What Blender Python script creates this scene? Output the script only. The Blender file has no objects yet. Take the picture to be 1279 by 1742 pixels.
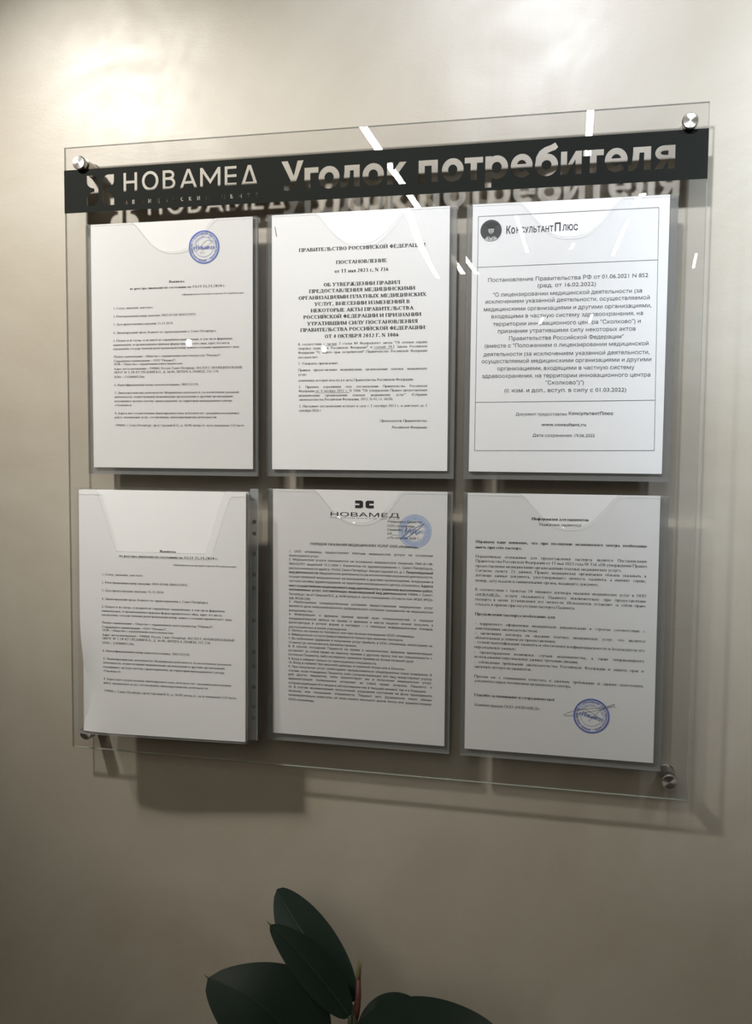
import bpy, bmesh, math, random
from mathutils import Vector, Matrix
from mathutils.geometry import delaunay_2d_cdt

SC = bpy.context.scene
COL = SC.collection
PI = math.pi
random.seed(4)

# ------------------------------------------------------------------ camera
ZB = 1.6                                   # height of the middle of the board
def set_camera():
    yaw, pitch, roll = map(math.radians, (-12.63026579, -3.86550283, 0.49134747))
    f = Vector((math.sin(yaw) * math.cos(pitch), math.cos(yaw) * math.cos(pitch), math.sin(pitch)))
    r = Vector((math.cos(yaw), -math.sin(yaw), 0))
    u = r.cross(f)
    r2 = r * math.cos(roll) + u * math.sin(roll)
    u2 = u * math.cos(roll) - r * math.sin(roll)
    cd = bpy.data.cameras.new('camera')
    cd.sensor_fit = 'HORIZONTAL'
    cd.sensor_width = 36
    cd.lens = 1534.675 / 1279 * 36
    cd.clip_start = 0.02
    co = bpy.data.objects.new('camera', cd)
    COL.objects.link(co)
    m = Matrix((r2, u2, -f)).transposed().to_4x4()
    m.translation = (0.25184, -1.0245, ZB + 0.00702)
    co.matrix_world = m
    SC.camera = co
set_camera()

# ------------------------------------------------------------------ world, exposure
wd = bpy.data.worlds.new('world')
SC.world = wd
wd.use_nodes = True
wd.node_tree.nodes['Background'].inputs[0].default_value = (0.5, 0.5, 0.5, 1)
wd.node_tree.nodes['Background'].inputs[1].default_value = 0.02
SC.view_settings.view_transform = 'Standard'
SC.view_settings.look = 'None'
SC.view_settings.exposure = 0.14
SC.view_settings.gamma = 1.0
SC.view_settings.use_curve_mapping = False
SC.cycles.transparent_max_bounces = 24
SC.cycles.use_denoising = True

# light levels (all lamps of the room): tune here
SPOT_W = (64.0, 39.5, 60.0)                # the three track spots
SPOT_COL = ((1.0, 0.97, 0.92), (0.93, 0.98, 1.07), (0.84, 0.95, 1.06))
SPOT_X = (-0.70, 0.150, 0.81)
SPOT_Y, SPOT_Z = -0.72, ZB + 0.815
SPOT_AIM = ((-0.24, 0.034, ZB + 0.13), (0.45, 0.034, ZB + 0.62), (0.70, 0.034, ZB + 0.24))   # where each spot is aimed
SPOT_CONE, SPOT_BLEND = (math.radians(58), math.radians(104), math.radians(54)), 1.0
LINE_STRENGTH = 76.0                       # linear ceiling lamps
GLOBE_STRENGTH = 26.0

# ------------------------------------------------------------------ materials
def nmat(name):
    m = bpy.data.materials.new(name)
    m.use_nodes = True
    nt = m.node_tree
    nt.nodes.clear()
    out = nt.nodes.new('ShaderNodeOutputMaterial')
    return m, nt, out
def N(nt, t, **kw):
    n = nt.nodes.new(t)
    for k, v in kw.items():
        if k in n.inputs: n.inputs[k].default_value = v
        else: setattr(n, k, v)
    return n
def pbr(name, col, rough=0.5, metal=0.0, spec=0.5, noise=0.0, nscale=40.0, bump=0.0, bscale=200.0, coat=0.0):
    m, nt, out = nmat(name)
    b = N(nt, 'ShaderNodeBsdfPrincipled', Roughness=rough, Metallic=metal)
    b.inputs['Specular IOR Level'].default_value = spec
    b.inputs['Coat Weight'].default_value = coat
    b.inputs['Base Color'].default_value = (*col, 1)
    tc = N(nt, 'ShaderNodeTexCoord')
    if noise > 0:
        nz = N(nt, 'ShaderNodeTexNoise', Scale=nscale, Detail=5.0)
        nt.links.new(tc.outputs['Object'], nz.inputs['Vector'])
        r = N(nt, 'ShaderNodeValToRGB')
        r.color_ramp.elements[0].position = 0.3
        r.color_ramp.elements[1].position = 0.7
        r.color_ramp.elements[0].color = (*[c * (1 - noise) for c in col], 1)
        r.color_ramp.elements[1].color = (*[min(1, c * (1 + noise)) for c in col], 1)
        nt.links.new(nz.outputs[0], r.inputs[0])
        nt.links.new(r.outputs[0], b.inputs['Base Color'])
    if bump > 0:
        nb = N(nt, 'ShaderNodeTexNoise', Scale=bscale, Detail=4.0)
        nt.links.new(tc.outputs['Object'], nb.inputs['Vector'])
        bp = N(nt, 'ShaderNodeBump', Strength=bump, Distance=0.002)
        nt.links.new(nb.outputs[0], bp.inputs['Height'])
        nt.links.new(bp.outputs[0], b.inputs['Normal'])
    nt.links.new(b.outputs[0], out.inputs[0])
    return m
def clear(name, tint=0.97, haze=0.0, hcol=(0.8, 0.82, 0.8), rough=0.0, refl=1.0, ripple=0.0):
    """thin clear plastic: straight transmission, Schlick reflection, a little diffuse haze"""
    m, nt, out = nmat(name)
    g = N(nt, 'ShaderNodeNewGeometry')
    d = N(nt, 'ShaderNodeVectorMath', operation='DOT_PRODUCT')
    nt.links.new(g.outputs['Normal'], d.inputs[0]); nt.links.new(g.outputs['Incoming'], d.inputs[1])
    ab = N(nt, 'ShaderNodeMath', operation='ABSOLUTE'); nt.links.new(d.outputs['Value'], ab.inputs[0])
    s = N(nt, 'ShaderNodeMath', operation='SUBTRACT'); s.inputs[0].default_value = 1.0
    nt.links.new(ab.outputs[0], s.inputs[1])
    p = N(nt, 'ShaderNodeMath', operation='POWER'); p.inputs[1].default_value = 5.0
    nt.links.new(s.outputs[0], p.inputs[0])
    ma = N(nt, 'ShaderNodeMath', operation='MULTIPLY_ADD')
    ma.inputs[1].default_value = 0.96 * refl; ma.inputs[2].default_value = 0.04 * refl
    nt.links.new(p.outputs[0], ma.inputs[0])
    tr = N(nt, 'ShaderNodeBsdfTransparent'); tr.inputs[0].default_value = (tint, tint, tint, 1)
    base = tr
    if haze > 0:
        df = N(nt, 'ShaderNodeBsdfDiffuse'); df.inputs[0].default_value = (*hcol, 1)
        mx = N(nt, 'ShaderNodeMixShader'); mx.inputs[0].default_value = haze
        nt.links.new(tr.outputs[0], mx.inputs[1]); nt.links.new(df.outputs[0], mx.inputs[2])
        base = mx
    gl = N(nt, 'ShaderNodeBsdfGlossy'); gl.inputs['Roughness'].default_value = rough
    if ripple > 0:
        tc = N(nt, 'ShaderNodeTexCoord')
        nz = N(nt, 'ShaderNodeTexNoise', Scale=9.0, Detail=1.0)
        nt.links.new(tc.outputs['Object'], nz.inputs['Vector'])
        bp = N(nt, 'ShaderNodeBump', Strength=ripple, Distance=0.002)
        nt.links.new(nz.outputs[0], bp.inputs['Height'])
        nt.links.new(bp.outputs[0], gl.inputs['Normal'])
    mx2 = N(nt, 'ShaderNodeMixShader')
    nt.links.new(ma.outputs[0], mx2.inputs[0])
    nt.links.new(base.outputs[0], mx2.inputs[1]); nt.links.new(gl.outputs[0], mx2.inputs[2])
    nt.links.new(mx2.outputs[0], out.inputs[0])
    return m
def emit(name, col, s):
    m, nt, out = nmat(name)
    e = N(nt, 'ShaderNodeEmission', Strength=s); e.inputs[0].default_value = (*col, 1)
    nt.links.new(e.outputs[0], out.inputs[0])
    return m
def plaster():
    m, nt, out = nmat('trowelled_plaster')
    tc = N(nt, 'ShaderNodeTexCoord')
    b = N(nt, 'ShaderNodeBsdfPrincipled')
    b.inputs['Specular IOR Level'].default_value = 0.45
    # broad trowel clouds in the colour
    n1 = N(nt, 'ShaderNodeTexNoise', Scale=3.2, Detail=7.0, Roughness=0.62, Distortion=0.9)
    nt.links.new(tc.outputs['Object'], n1.inputs['Vector'])
    r1 = N(nt, 'ShaderNodeValToRGB')
    r1.color_ramp.elements[0].position = 0.30; r1.color_ramp.elements[1].position = 0.72
    r1.color_ramp.elements[0].color = (0.37, 0.325, 0.256, 1)
    r1.color_ramp.elements[1].color = (0.465, 0.43, 0.36, 1)
    nt.links.new(n1.outputs[0], r1.inputs[0])
    nt.links.new(r1.outputs[0], b.inputs['Base Color'])
    # gloss varies with the polish of the plaster
    n2 = N(nt, 'ShaderNodeTexNoise', Scale=7.0, Detail=6.0, Roughness=0.6, Distortion=1.2)
    nt.links.new(tc.outputs['Object'], n2.inputs['Vector'])
    mr = N(nt, 'ShaderNodeMapRange'); mr.inputs[1].default_value = 0.3; mr.inputs[2].default_value = 0.7
    mr.inputs[3].default_value = 0.345; mr.inputs[4].default_value = 0.485
    nt.links.new(n2.outputs[0], mr.inputs[0])
    nt.links.new(mr.outputs[0], b.inputs['Roughness'])
    # trowel ridges and fine grain
    mp = N(nt, 'ShaderNodeMapping'); mp.inputs['Rotation'].default_value = (0, 0.6, 0); mp.inputs['Scale'].default_value = (1, 1, 2.6)
    nt.links.new(tc.outputs['Object'], mp.inputs[0])
    n3 = N(nt, 'ShaderNodeTexNoise', Scale=6.5, Detail=7.0, Roughness=0.6, Distortion=0.5)
    nt.links.new(mp.outputs[0], n3.inputs['Vector'])
    n4 = N(nt, 'ShaderNodeTexNoise', Scale=380.0, Detail=3.0)
    nt.links.new(tc.outputs['Object'], n4.inputs['Vector'])
    b1 = N(nt, 'ShaderNodeBump', Strength=0.16, Distance=0.003)
    nt.links.new(n3.outputs[0], b1.inputs['Height'])
    b2 = N(nt, 'ShaderNodeBump', Strength=0.16, Distance=0.0005)
    nt.links.new(n4.outputs[0], b2.inputs['Height']); nt.links.new(b1.outputs[0], b2.inputs['Normal'])
    nt.links.new(b2.outputs[0], b.inputs['Normal'])
    nt.links.new(b.outputs[0], out.inputs[0])
    return m
def brushed_disc():
    m, nt, out = nmat('turned_steel')
    b = N(nt, 'ShaderNodeBsdfPrincipled', Metallic=1.0, Roughness=0.33)
    b.inputs['Base Color'].default_value = (0.62, 0.60, 0.57, 1)
    b.inputs['Anisotropic'].default_value = 0.9
    t = N(nt, 'ShaderNodeTangent', direction_type='RADIAL', axis='Y')
    nt.links.new(t.outputs[0], b.inputs['Tangent'])
    nt.links.new(b.outputs[0], out.inputs[0])
    return m
def leaf_mat():
    m, nt, out = nmat('rubber_leaf')
    tc = N(nt, 'ShaderNodeTexCoord')
    b = N(nt, 'ShaderNodeBsdfPrincipled', Roughness=0.43)
    b.inputs['Specular IOR Level'].default_value = 0.26
    nz = N(nt, 'ShaderNodeTexNoise', Scale=30.0, Detail=3.0)
    nt.links.new(tc.outputs['Object'], nz.inputs['Vector'])
    r = N(nt, 'ShaderNodeValToRGB')
    r.color_ramp.elements[0].color = (0.010, 0.020, 0.015, 1)
    r.color_ramp.elements[1].color = (0.018, 0.032, 0.023, 1)
    nt.links.new(nz.outputs[0], r.inputs[0])
    nt.links.new(r.outputs[0], b.inputs['Base Color'])
    wv = N(nt, 'ShaderNodeTexWave', Scale=60.0, Distortion=2.0); 
    nt.links.new(tc.outputs['UV'], wv.inputs['Vector'])
    bp = N(nt, 'ShaderNodeBump', Strength=0.06, Distance=0.001)
    nt.links.new(wv.outputs[0], bp.inputs['Height']); nt.links.new(bp.outputs[0], b.inputs['Normal'])
    nt.links.new(b.outputs[0], out.inputs[0])
    return m

M = {
 'wall': plaster(),
 'paint': pbr('wall_paint', (0.56, 0.515, 0.44), 0.7, noise=0.05, nscale=3),
 'ceil': pbr('ceiling_paint', (0.78, 0.74, 0.66), 0.8, noise=0.03, nscale=3),
 'floor': pbr('floor_tile', (0.11, 0.10, 0.085), 0.4, noise=0.15, nscale=4),
 'acrylic': clear('clear_acrylic', 0.975),
 'acrylic_edge': clear('acrylic_edge', 0.55, haze=0.42, hcol=(0.62, 0.66, 0.58)),
 'film': pbr('charcoal_film', (0.014, 0.0155, 0.0132), 0.75, spec=0.07),
 'pet': clear('clear_pet', 0.97, haze=0.035, ripple=0.04),
 'pet_edge': clear('pet_edge', 0.72, haze=0.25, hcol=(0.55, 0.56, 0.54)),
 'pet_back': clear('frosted_back', 0.80, haze=0.34, hcol=(0.31, 0.31, 0.295), rough=0.25),
 'sleeve': clear('sleeve_film', 0.92, haze=0.22, hcol=(0.7, 0.74, 0.76), ripple=0.1),
 'hole': pbr('punched_hole', (0.16, 0.16, 0.15), 0.8),
 'paper': pbr('white_paper', (0.81, 0.81, 0.805), 0.75, spec=0.2, noise=0.012, nscale=14, bump=0.06, bscale=60),
 'ink': pbr('black_ink', (0.020, 0.020, 0.021), 0.6, spec=0.3),
 'grey_ink': pbr('grey_ink', (0.045, 0.045, 0.046), 0.6, spec=0.3),
 'pale_ink': pbr('pale_grey_ink', (0.45, 0.45, 0.44), 0.6, spec=0.3),
 'blue_ink': pbr('blue_stamp_ink', (0.075, 0.125, 0.42), 0.6, spec=0.3, noise=0.25, nscale=300),
 'pale_blue': pbr('pale_blue_stamp_ink', (0.36, 0.43, 0.60), 0.6, spec=0.3, noise=0.1, nscale=200),
 'pen': pbr('grey_pen', (0.16, 0.16, 0.18), 0.5),
 'pen_blue': pbr('blue_pen', (0.05, 0.09, 0.34), 0.5),
 'steel': pbr('brushed_steel', (0.52, 0.50, 0.47), 0.30, metal=1.0, noise=0.1, nscale=120),
 'disc': brushed_disc(),
 'wire': pbr('staple_wire', (0.40, 0.40, 0.40), 0.35, metal=1.0),
 'leaf': leaf_mat(),
 'rib': pbr('leaf_midrib', (0.022, 0.040, 0.024), 0.45, noise=0.1),
 'stem': pbr('plant_stem', (0.075, 0.085, 0.045), 0.6, noise=0.2, nscale=60),
 'bud_red': pbr('bud_sheath_red', (0.12, 0.045, 0.03), 0.5, noise=0.2, nscale=80),
 'bud_green': pbr('bud_tip_green', (0.13, 0.17, 0.05), 0.5, noise=0.15, nscale=80),
 'pot': pbr('planter_ceramic', (0.30, 0.29, 0.27), 0.5, noise=0.05),
 'soil': pbr('potting_soil', (0.05, 0.036, 0.025), 0.95, noise=0.4, nscale=60, bump=0.6, bscale=80),
 'lamp_body': pbr('lamp_housing', (0.06, 0.06, 0.06), 0.45),
 'tube': emit('lit_diffuser', (1.0, 0.95, 0.84), LINE_STRENGTH),
 'globe': emit('lit_globe', (1.0, 0.97, 0.92), GLOBE_STRENGTH),
 'spot_lens': emit('lit_spot_lens', (1.0, 0.95, 0.85), 12.0),
}

def thin_paper():
    m = M['paper'].copy(); m.name = 'thin_white_paper'
    nt = m.node_tree
    out = next(n for n in nt.nodes if n.type == 'OUTPUT_MATERIAL'); b = next(n for n in nt.nodes if n.type == 'BSDF_PRINCIPLED')
    t = N(nt, 'ShaderNodeBsdfTranslucent'); t.inputs[0].default_value = (0.85, 0.80, 0.70, 1)
    x = N(nt, 'ShaderNodeMixShader'); x.inputs[0].default_value = 0.2
    nt.links.new(b.outputs[0], x.inputs[1]); nt.links.new(t.outputs[0], x.inputs[2]); nt.links.new(x.outputs[0], out.inputs[0])
    return m
M['thin_paper'] = thin_paper()

# ------------------------------------------------------------------ helpers
class MB:
    """collects shapes, links them as ONE mesh object"""
    def __init__(self):
        self.v, self.f, self.mi, self.cur = [], [], [], 0
    def add(self, vs, fs):
        b = len(self.v)
        self.v.extend([tuple(p) for p in vs])
        for f in fs:
            self.f.append([i + b for i in f]); self.mi.append(self.cur)
        return self
    def box(self, a, b):
        x0, y0, z0 = a; x1, y1, z1 = b
        return self.add([(x0,y0,z0),(x1,y0,z0),(x1,y1,z0),(x0,y1,z0),(x0,y0,z1),(x1,y0,z1),(x1,y1,z1),(x0,y1,z1)],
                        [(0,3,2,1),(4,5,6,7),(0,1,5,4),(1,2,6,5),(2,3,7,6),(3,0,4,7)])
    def lathe(self, prof, n=40, axis='y', c=(0,0,0), cap=True):
        """prof: (distance along axis, radius)"""
        vs, fs = [], []
        for (d, r) in prof:
            for k in range(n):
                a = 2 * PI * k / n
                p = {'y': (r*math.cos(a), d, r*math.sin(a)), 'z': (r*math.cos(a), r*math.sin(a), d)}[axis]
                vs.append((p[0]+c[0], p[1]+c[1], p[2]+c[2]))
        for i in range(len(prof) - 1):
            for k in range(n):
                fs.append((i*n+k, i*n+(k+1)%n, (i+1)*n+(k+1)%n, (i+1)*n+k))
        if cap:
            fs.append(tuple(range(n))[::-1]); fs.append(tuple((len(prof)-1)*n + k for k in range(n)))
        return self.add(vs, fs)
    def tube(self, pts, rad, n=8):
        pts = [Vector(p) for p in pts]
        rr = rad if isinstance(rad, (list, tuple)) else [rad] * len(pts)
        vs, fs = [], []
        up = Vector((0.13, 0.9, 0.3))
        for i, p in enumerate(pts):
            t = (pts[min(i+1, len(pts)-1)] - pts[max(i-1, 0)]).normalized()
            a = t.cross(up).normalized(); b = t.cross(a)
            for k in range(n):
                w = 2*PI*k/n
                vs.append(p + (a*math.cos(w) + b*math.sin(w)) * rr[i])
        for i in range(len(pts)-1):
            for k in range(n):
                fs.append((i*n+k, i*n+(k+1)%n, (i+1)*n+(k+1)%n, (i+1)*n+k))
        fs.append(tuple(range(n))[::-1]); fs.append(tuple((len(pts)-1)*n+k for k in range(n)))
        return self.add(vs, fs)
    def grid(self, fn, nu, nv):
        vs = [fn(i/nu, j/nv) for j in range(nv+1) for i in range(nu+1)]
        fs = [(j*(nu+1)+i, j*(nu+1)+i+1, (j+1)*(nu+1)+i+1, (j+1)*(nu+1)+i) for j in range(nv) for i in range(nu)]
        return self.add(vs, fs)
    def build(self, name, mats, parent=None, smooth=False, loc=None):
        if not isinstance(mats, (list, tuple)): mats = [mats]
        me = bpy.data.meshes.new(name)
        me.from_pydata(self.v, [], self.f)
        for m in mats: me.materials.append(m)
        if len(mats) > 1:
            me.polygons.foreach_set('material_index', self.mi)
        if smooth:
            me.polygons.foreach_set('use_smooth', [True] * len(me.polygons))
        me.update()
        o = bpy.data.objects.new(name, me)
        COL.objects.link(o)
        if parent: o.parent = parent
        if loc: o.location = loc
        return o
def smooth_by_angle(o, deg=35):
    me = o.data
    me.polygons.foreach_set('use_smooth', [True] * len(me.polygons))
    try: me.set_sharp_from_angle(angle=math.radians(deg))
    except Exception: pass
    return o
def thing(name, label, cat, loc=(0,0,0), rot=(0,0,0), group=None):
    o = bpy.data.objects.new(name, None)
    o.empty_display_size = 0.05
    COL.objects.link(o)
    o.location = loc; o.rotation_euler = rot
    return tag(o, label, cat, group)
def tag(o, label, cat, group=None):
    o['label'] = label; o['category'] = cat
    if group: o['group'] = group
    return o
def struct(o):
    o['kind'] = 'structure'
    return o

# ------------------------------------------------------------------ 2D shapes: polygons as lists of points
def arc_pts(cx, cy, rx, ry, a0, a1, n=16):
    return [(cx + rx*math.cos(math.radians(a0+(a1-a0)*i/n)), cy + ry*math.sin(math.radians(a0+(a1-a0)*i/n))) for i in range(n+1)]
def arc_band(cx, cy, rx, ry, ix, iy, a0, a1, n=16, icx=None):
    """closed outline between an outer and an inner ellipse arc"""
    icx = cx if icx is None else icx
    return arc_pts(cx, cy, rx, ry, a0, a1, n) + arc_pts(icx, cy, ix, iy, a1, a0, n)
def bar(x0, y0, x1, y1, w):
    d = Vector((x1-x0, y1-y0)); L = d.length or 1e-6
    n = Vector((-d.y, d.x)) / L * (w/2)
    return [(x0+n.x, y0+n.y), (x0-n.x, y0-n.y), (x1-n.x, y1-n.y), (x1+n.x, y1+n.y)]
def rect(x0, y0, x1, y1): return [(x0,y0),(x1,y0),(x1,y1),(x0,y1)]
def quads_of(poly):
    """an arc_band outline (even count) as quads"""
    h = len(poly)//2
    return [(i, i+1, len(poly)-2-i, len(poly)-1-i) for i in range(h-1)]

# ------------------------------------------------------------------ a serif letter set drawn from stems, hairlines and bowls
PAT = {
 'А': ('t,.12,0,.46,1;T,.42,1,.84,0;h,.22,.68,.34;f,.12,0;f,.84,0', .96),
 'Б': ('V,.18;h,.18,.68,1;k,.68,.80,1;P,.18,0,.56,.40', .84),
 'В': ('V,.18;P,.18,.48,1,.36;P,.18,0,.54,.44', .88),
 'Г': ('V,.18;h,.18,.70,1;k,.70,.78,1', .76),
 'Д': ('h,.04,.96,0;k,.06,-.22,.03;k,.94,-.22,.03;t,.20,0,.36,1;v,.74;h,.30,.86,1', 1.0),
 'Е': ('V,.18;h,.18,.72,1;h,.18,.56,.5;h,.18,.76,0;k,.72,.80,1;k,.76,0,.22;k,.56,.40,.60', .86),
 'Ж': ('V,.60;t,.60,.42,.98,.95;t,.60,.42,.22,.95;T,.70,.55,1.08,0;T,.50,.55,.12,0;f,1.08,0;f,.12,0;f,1.0,1;f,.2,1', 1.2),
 'З': ('C,.32,.74,.30,.26,140,-80;C,.32,.27,.34,.27,80,-145', .72),
 'И': ('V,.18;V,.86;t,.18,.06,.86,.94', 1.04),
 'Й': ('V,.18;V,.86;t,.18,.06,.86,.94;q,.52,1.26,.17,.16', 1.04),
 'К': ('V,.18;t,.24,.46,.72,.96;T,.38,.56,.80,0;f,.82,0;f,.74,1', .92),
 'Л': ('t,.14,0,.34,1;V,.80;h,.26,.80,1;f,.10,0', .98),
 'М': ('t,.16,0,.20,1;T,.18,1,.56,.08;t,.56,.08,.96,1;V,.98;f,.16,0', 1.16),
 'Н': ('V,.18;V,.86;h,.18,.86,.5', 1.04),
 'О': ('O,.50,.5,.46,.515', 1.0),
 'П': ('V,.18;V,.86;h,.18,.86,1', 1.04),
 'Р': ('V,.18;P,.18,.44,1,.38', .78),
 'С': ('C,.50,.5,.46,.515,48,318;k,.80,.70,.98', .92),
 'Т': ('V,.45;h,.06,.84,1;k,.06,.76,1;k,.84,.76,1', .90),
 'У': ('T,.14,1,.48,.34;t,.84,1,.40,.06;f,.14,1;f,.84,1;d,.30,.08', .92),
 'Ф': ('V,.52;O,.52,.5,.46,.34', 1.04),
 'Х': ('T,.16,1,.82,0;t,.80,1,.14,0;f,.16,1;f,.82,1;f,.82,0;f,.14,0', .98),
 'Ц': ('V,.18;V,.84;h,.18,1.0,0;k,1.0,-.22,.03', 1.06),
 'Ч': ('V,.78;v,.16,.60,1;f,.16,1;C,.42,.62,.26,.20,180,300;h,.42,.78,.44', .96),
 'Ш': ('V,.18;V,.66;V,1.14;h,.18,1.14,0', 1.32),
 'Щ': ('V,.18;V,.66;V,1.14;h,.18,1.30,0;k,1.30,-.22,.03', 1.36),
 'Ъ': ('V,.34;h,.04,.34,1;k,.04,.78,1;P,.34,0,.54,.40', .98),
 'Ы': ('V,.18;P,.18,0,.54,.34;V,1.0', 1.18),
 'Ь': ('V,.18;P,.18,0,.54,.40', .82),
 'Э': ('C,.40,.5,.46,.515,135,-135;h,.30,.84,.5;k,.08,.70,.96', .92),
 'Ю': ('V,.18;h,.18,.54,.5;O,.86,.5,.40,.515', 1.34),
 'Я': ('V,.74;Q,.74,.44,1,.38;t,.52,.46,.16,0;f,.12,0', .92),
}
LOW = {
 'а': ('v,.66,0,.74;f,.74,0;C,.42,.76,.26,.24,155,0;O,.38,.28,.30,.28', .88),
 'б': ('O,.48,.48,.42,.50;C,.60,.98,.50,.58,180,80', .98),
 'е': ('C,.48,.5,.42,.515,0,318;h,.10,.88,.52', .92),
 'р': ('V,.22,-.48,1;O,.60,.5,.40,.515', 1.08),
 'с': ('C,.48,.5,.42,.515,48,318', .88),
 'у': ('T,.16,1,.52,.06;t,.90,1,.46,-.30;f,.16,1;f,.90,1;d,.32,-.40', 1.0),
 'ф': ('V,.66,-.48,1.5;O,.36,.5,.32,.50;O,.96,.5,.32,.50', 1.34),
 'ё': ('C,.48,.5,.42,.515,0,318;h,.10,.88,.52;d,.30,1.35;d,.66,1.35', .92),
}
DIG = {
 '0': ('O,.38,.5,.32,.51', .76), '1': ('V,.40;t,.20,.80,.40,.98', .76),
 '2': ('C,.36,.70,.28,.30,150,-30;t,.60,.60,.12,.05;h,.10,.66,0', .76),
 '3': ('C,.34,.75,.26,.25,150,-80;C,.34,.28,.30,.28,80,-150', .76),
 '4': ('v,.52,0,1;t,.50,1,.08,.30;h,.06,.70,.28', .76),
 '5': ('h,.20,.62,1;t,.20,1,.16,.56;C,.34,.32,.30,.32,125,-150', .76),
 '6': ('O,.38,.32,.30,.32;C,.60,.40,.52,.58,100,180', .76),
 '7': ('h,.10,.66,1;T,.64,.98,.30,0', .76),
 '8': ('O,.38,.76,.24,.24;O,.38,.27,.30,.27', .76),
 '9': ('O,.38,.68,.30,.32;C,.16,.60,.52,.58,-80,0', .76),
 '.': ('d,.16,.06', .36), ',': ('d,.16,.06;t,.20,.06,.10,-.16', .36), ':': ('d,.16,.06;d,.16,.56', .38),
 ';': ('d,.16,.56;d,.16,.06;t,.20,.06,.10,-.16', .38), '!': ('v,.20,.3,1;d,.20,.06', .44),
 '"': ('v,.16,.66,1;v,.42,.66,1', .58), '(': ('C,.62,.42,.46,.64,125,235', .46), ')': ('C,-.14,.42,.46,.64,55,-55', .46),
 '-': ('b,.08,.42,.34', .48), '–': ('b,.04,.70,.34', .74), '/': ('t,.04,-.05,.40,1.02', .44),
 '«': ('t,.34,.62,.10,.34;t,.10,.34,.34,.06;t,.60,.62,.36,.34;t,.36,.34,.60,.06', .70),
 '»': ('t,.10,.62,.34,.34;t,.34,.34,.10,.06;t,.36,.62,.60,.34;t,.60,.34,.36,.06', .70),
 'N': ('t,.16,0,.16,1;T,.16,1,.82,0;t,.82,0,.82,1;f,.16,0;f,.82,1;f,.12,1', 1.0),
 '№': ('t,.16,0,.16,1;T,.16,1,.82,0;t,.82,0,.82,1;f,.16,0;f,.82,1;O,1.14,.66,.20,.24;h,.96,1.32,.24', 1.40),
 'I': ('V,.22', .44),
}
def serif_glyph(ch, bold, cache={}):
    key = (ch, bold)
    if key in cache: return cache[key]
    H, pat, ws = 0.662, None, 1.0
    if ch in PAT: pat = PAT[ch]
    elif ch in LOW: pat, H = LOW[ch], 0.45
    elif ch.upper() in PAT and ch.islower(): pat, H, ws = PAT[ch.upper()], 0.45, 1.06
    elif ch in DIG: pat = DIG[ch]
    else: pat = DIG['.']
    sw = (0.155 if bold else 0.098) / H * (1 if H > .5 else .86)
    hw = (0.055 if bold else 0.046) / H * (1 if H > .5 else .9)
    sl, st = sw/2 + 0.055/H, (0.040 if bold else 0.034)/H
    polys = []
    for tok in pat[0].split(';'):
        a = tok.split(','); k = a[0]; q = [float(t) for t in a[1:]]
        if k in 'Vv':
            x = q[0]*ws; y0, y1 = (q[1], q[2]) if len(q) > 2 else (0, 1)
            polys.append(rect(x-sw/2, y0, x+sw/2, y1))
            if k == 'V':
                polys += [rect(x-sl, y0, x+sl, y0+st), rect(x-sl, y1-st, x+sl, y1)]
        elif k == 'h':
            y = min(max(q[2], hw/2), 1-hw/2)
            polys.append(rect(q[0]*ws, y-hw/2, q[1]*ws, y+hw/2))
        elif k == 'b':
            polys.append(rect(q[0], q[2]-hw*.8, q[1], q[2]+hw*.8))
        elif k in 'Tt':
            polys.append(bar(q[0]*ws, q[1], q[2]*ws, q[3], sw if k == 'T' else hw*1.25))
        elif k == 'f':
            y = 0 if q[1] == 0 else 1-st
            polys.append(rect(q[0]*ws-sl*.9, y, q[0]*ws+sl*.9, y+st))
        elif k == 'k':
            polys.append(rect(q[0]*ws-hw/2, q[1], q[0]*ws+hw/2, q[2]))
        elif k == 'd':
            polys.append(arc_pts(q[0], q[1], sw*.62, sw*.62, 0, 315, 7))
        elif k == 'O':
            polys.append(arc_band(q[0]*ws, q[1], q[2]*ws, q[3], max(q[2]*ws-sw*1.05, .03), max(q[3]-hw, .03), 0, 360, 16))
        elif k == 'C':
            n = max(5, int(abs(q[5]-q[4])/22))
            polys.append(arc_band(q[0]*ws, q[1], q[2]*ws, q[3], max(q[2]*ws-sw, .02), max(q[3]-hw, .02), q[4], q[5], n))
        elif k in 'PQ':
            x, y0, y1, w = q[0]*ws, q[1], q[2], q[3]*ws
            ry, s = (y1-y0)/2, (1 if k == 'P' else -1)
            cx = x + s*(w*0.35 + sw/2)
            a0, a1 = (-90, 90) if k == 'P' else (270, 90)
            polys.append(arc_band(cx, (y0+y1)/2, w*0.85, ry, max(w*0.85-sw, .03), ry-hw, a0, a1, 9))
            xa, xb = min(x, cx), max(x, cx)
            polys += [rect(xa, y0, xb, y0+hw), rect(xa, y1-hw, xb, y1)]
        elif k == 'q':
            polys.append(arc_band(q[0]*ws, q[1], q[2], q[3]*1.3, q[2]-hw, q[3]*1.3-hw*1.6, 190, 350, 6))
    vs, fs = [], []
    for p in polys:
        b = len(vs)
        vs += [(x*H, y*H) for x, y in p]
        if len(p) > 9 and len(p) % 2 == 0: fs += [tuple(b+i for i in f) for f in quads_of(p)]
        else: fs.append(tuple(range(b, b+len(p))))
    cache[key] = (vs, fs, pat[1]*ws*H + (0.02 if bold else 0.0))
    return cache[key]

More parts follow.
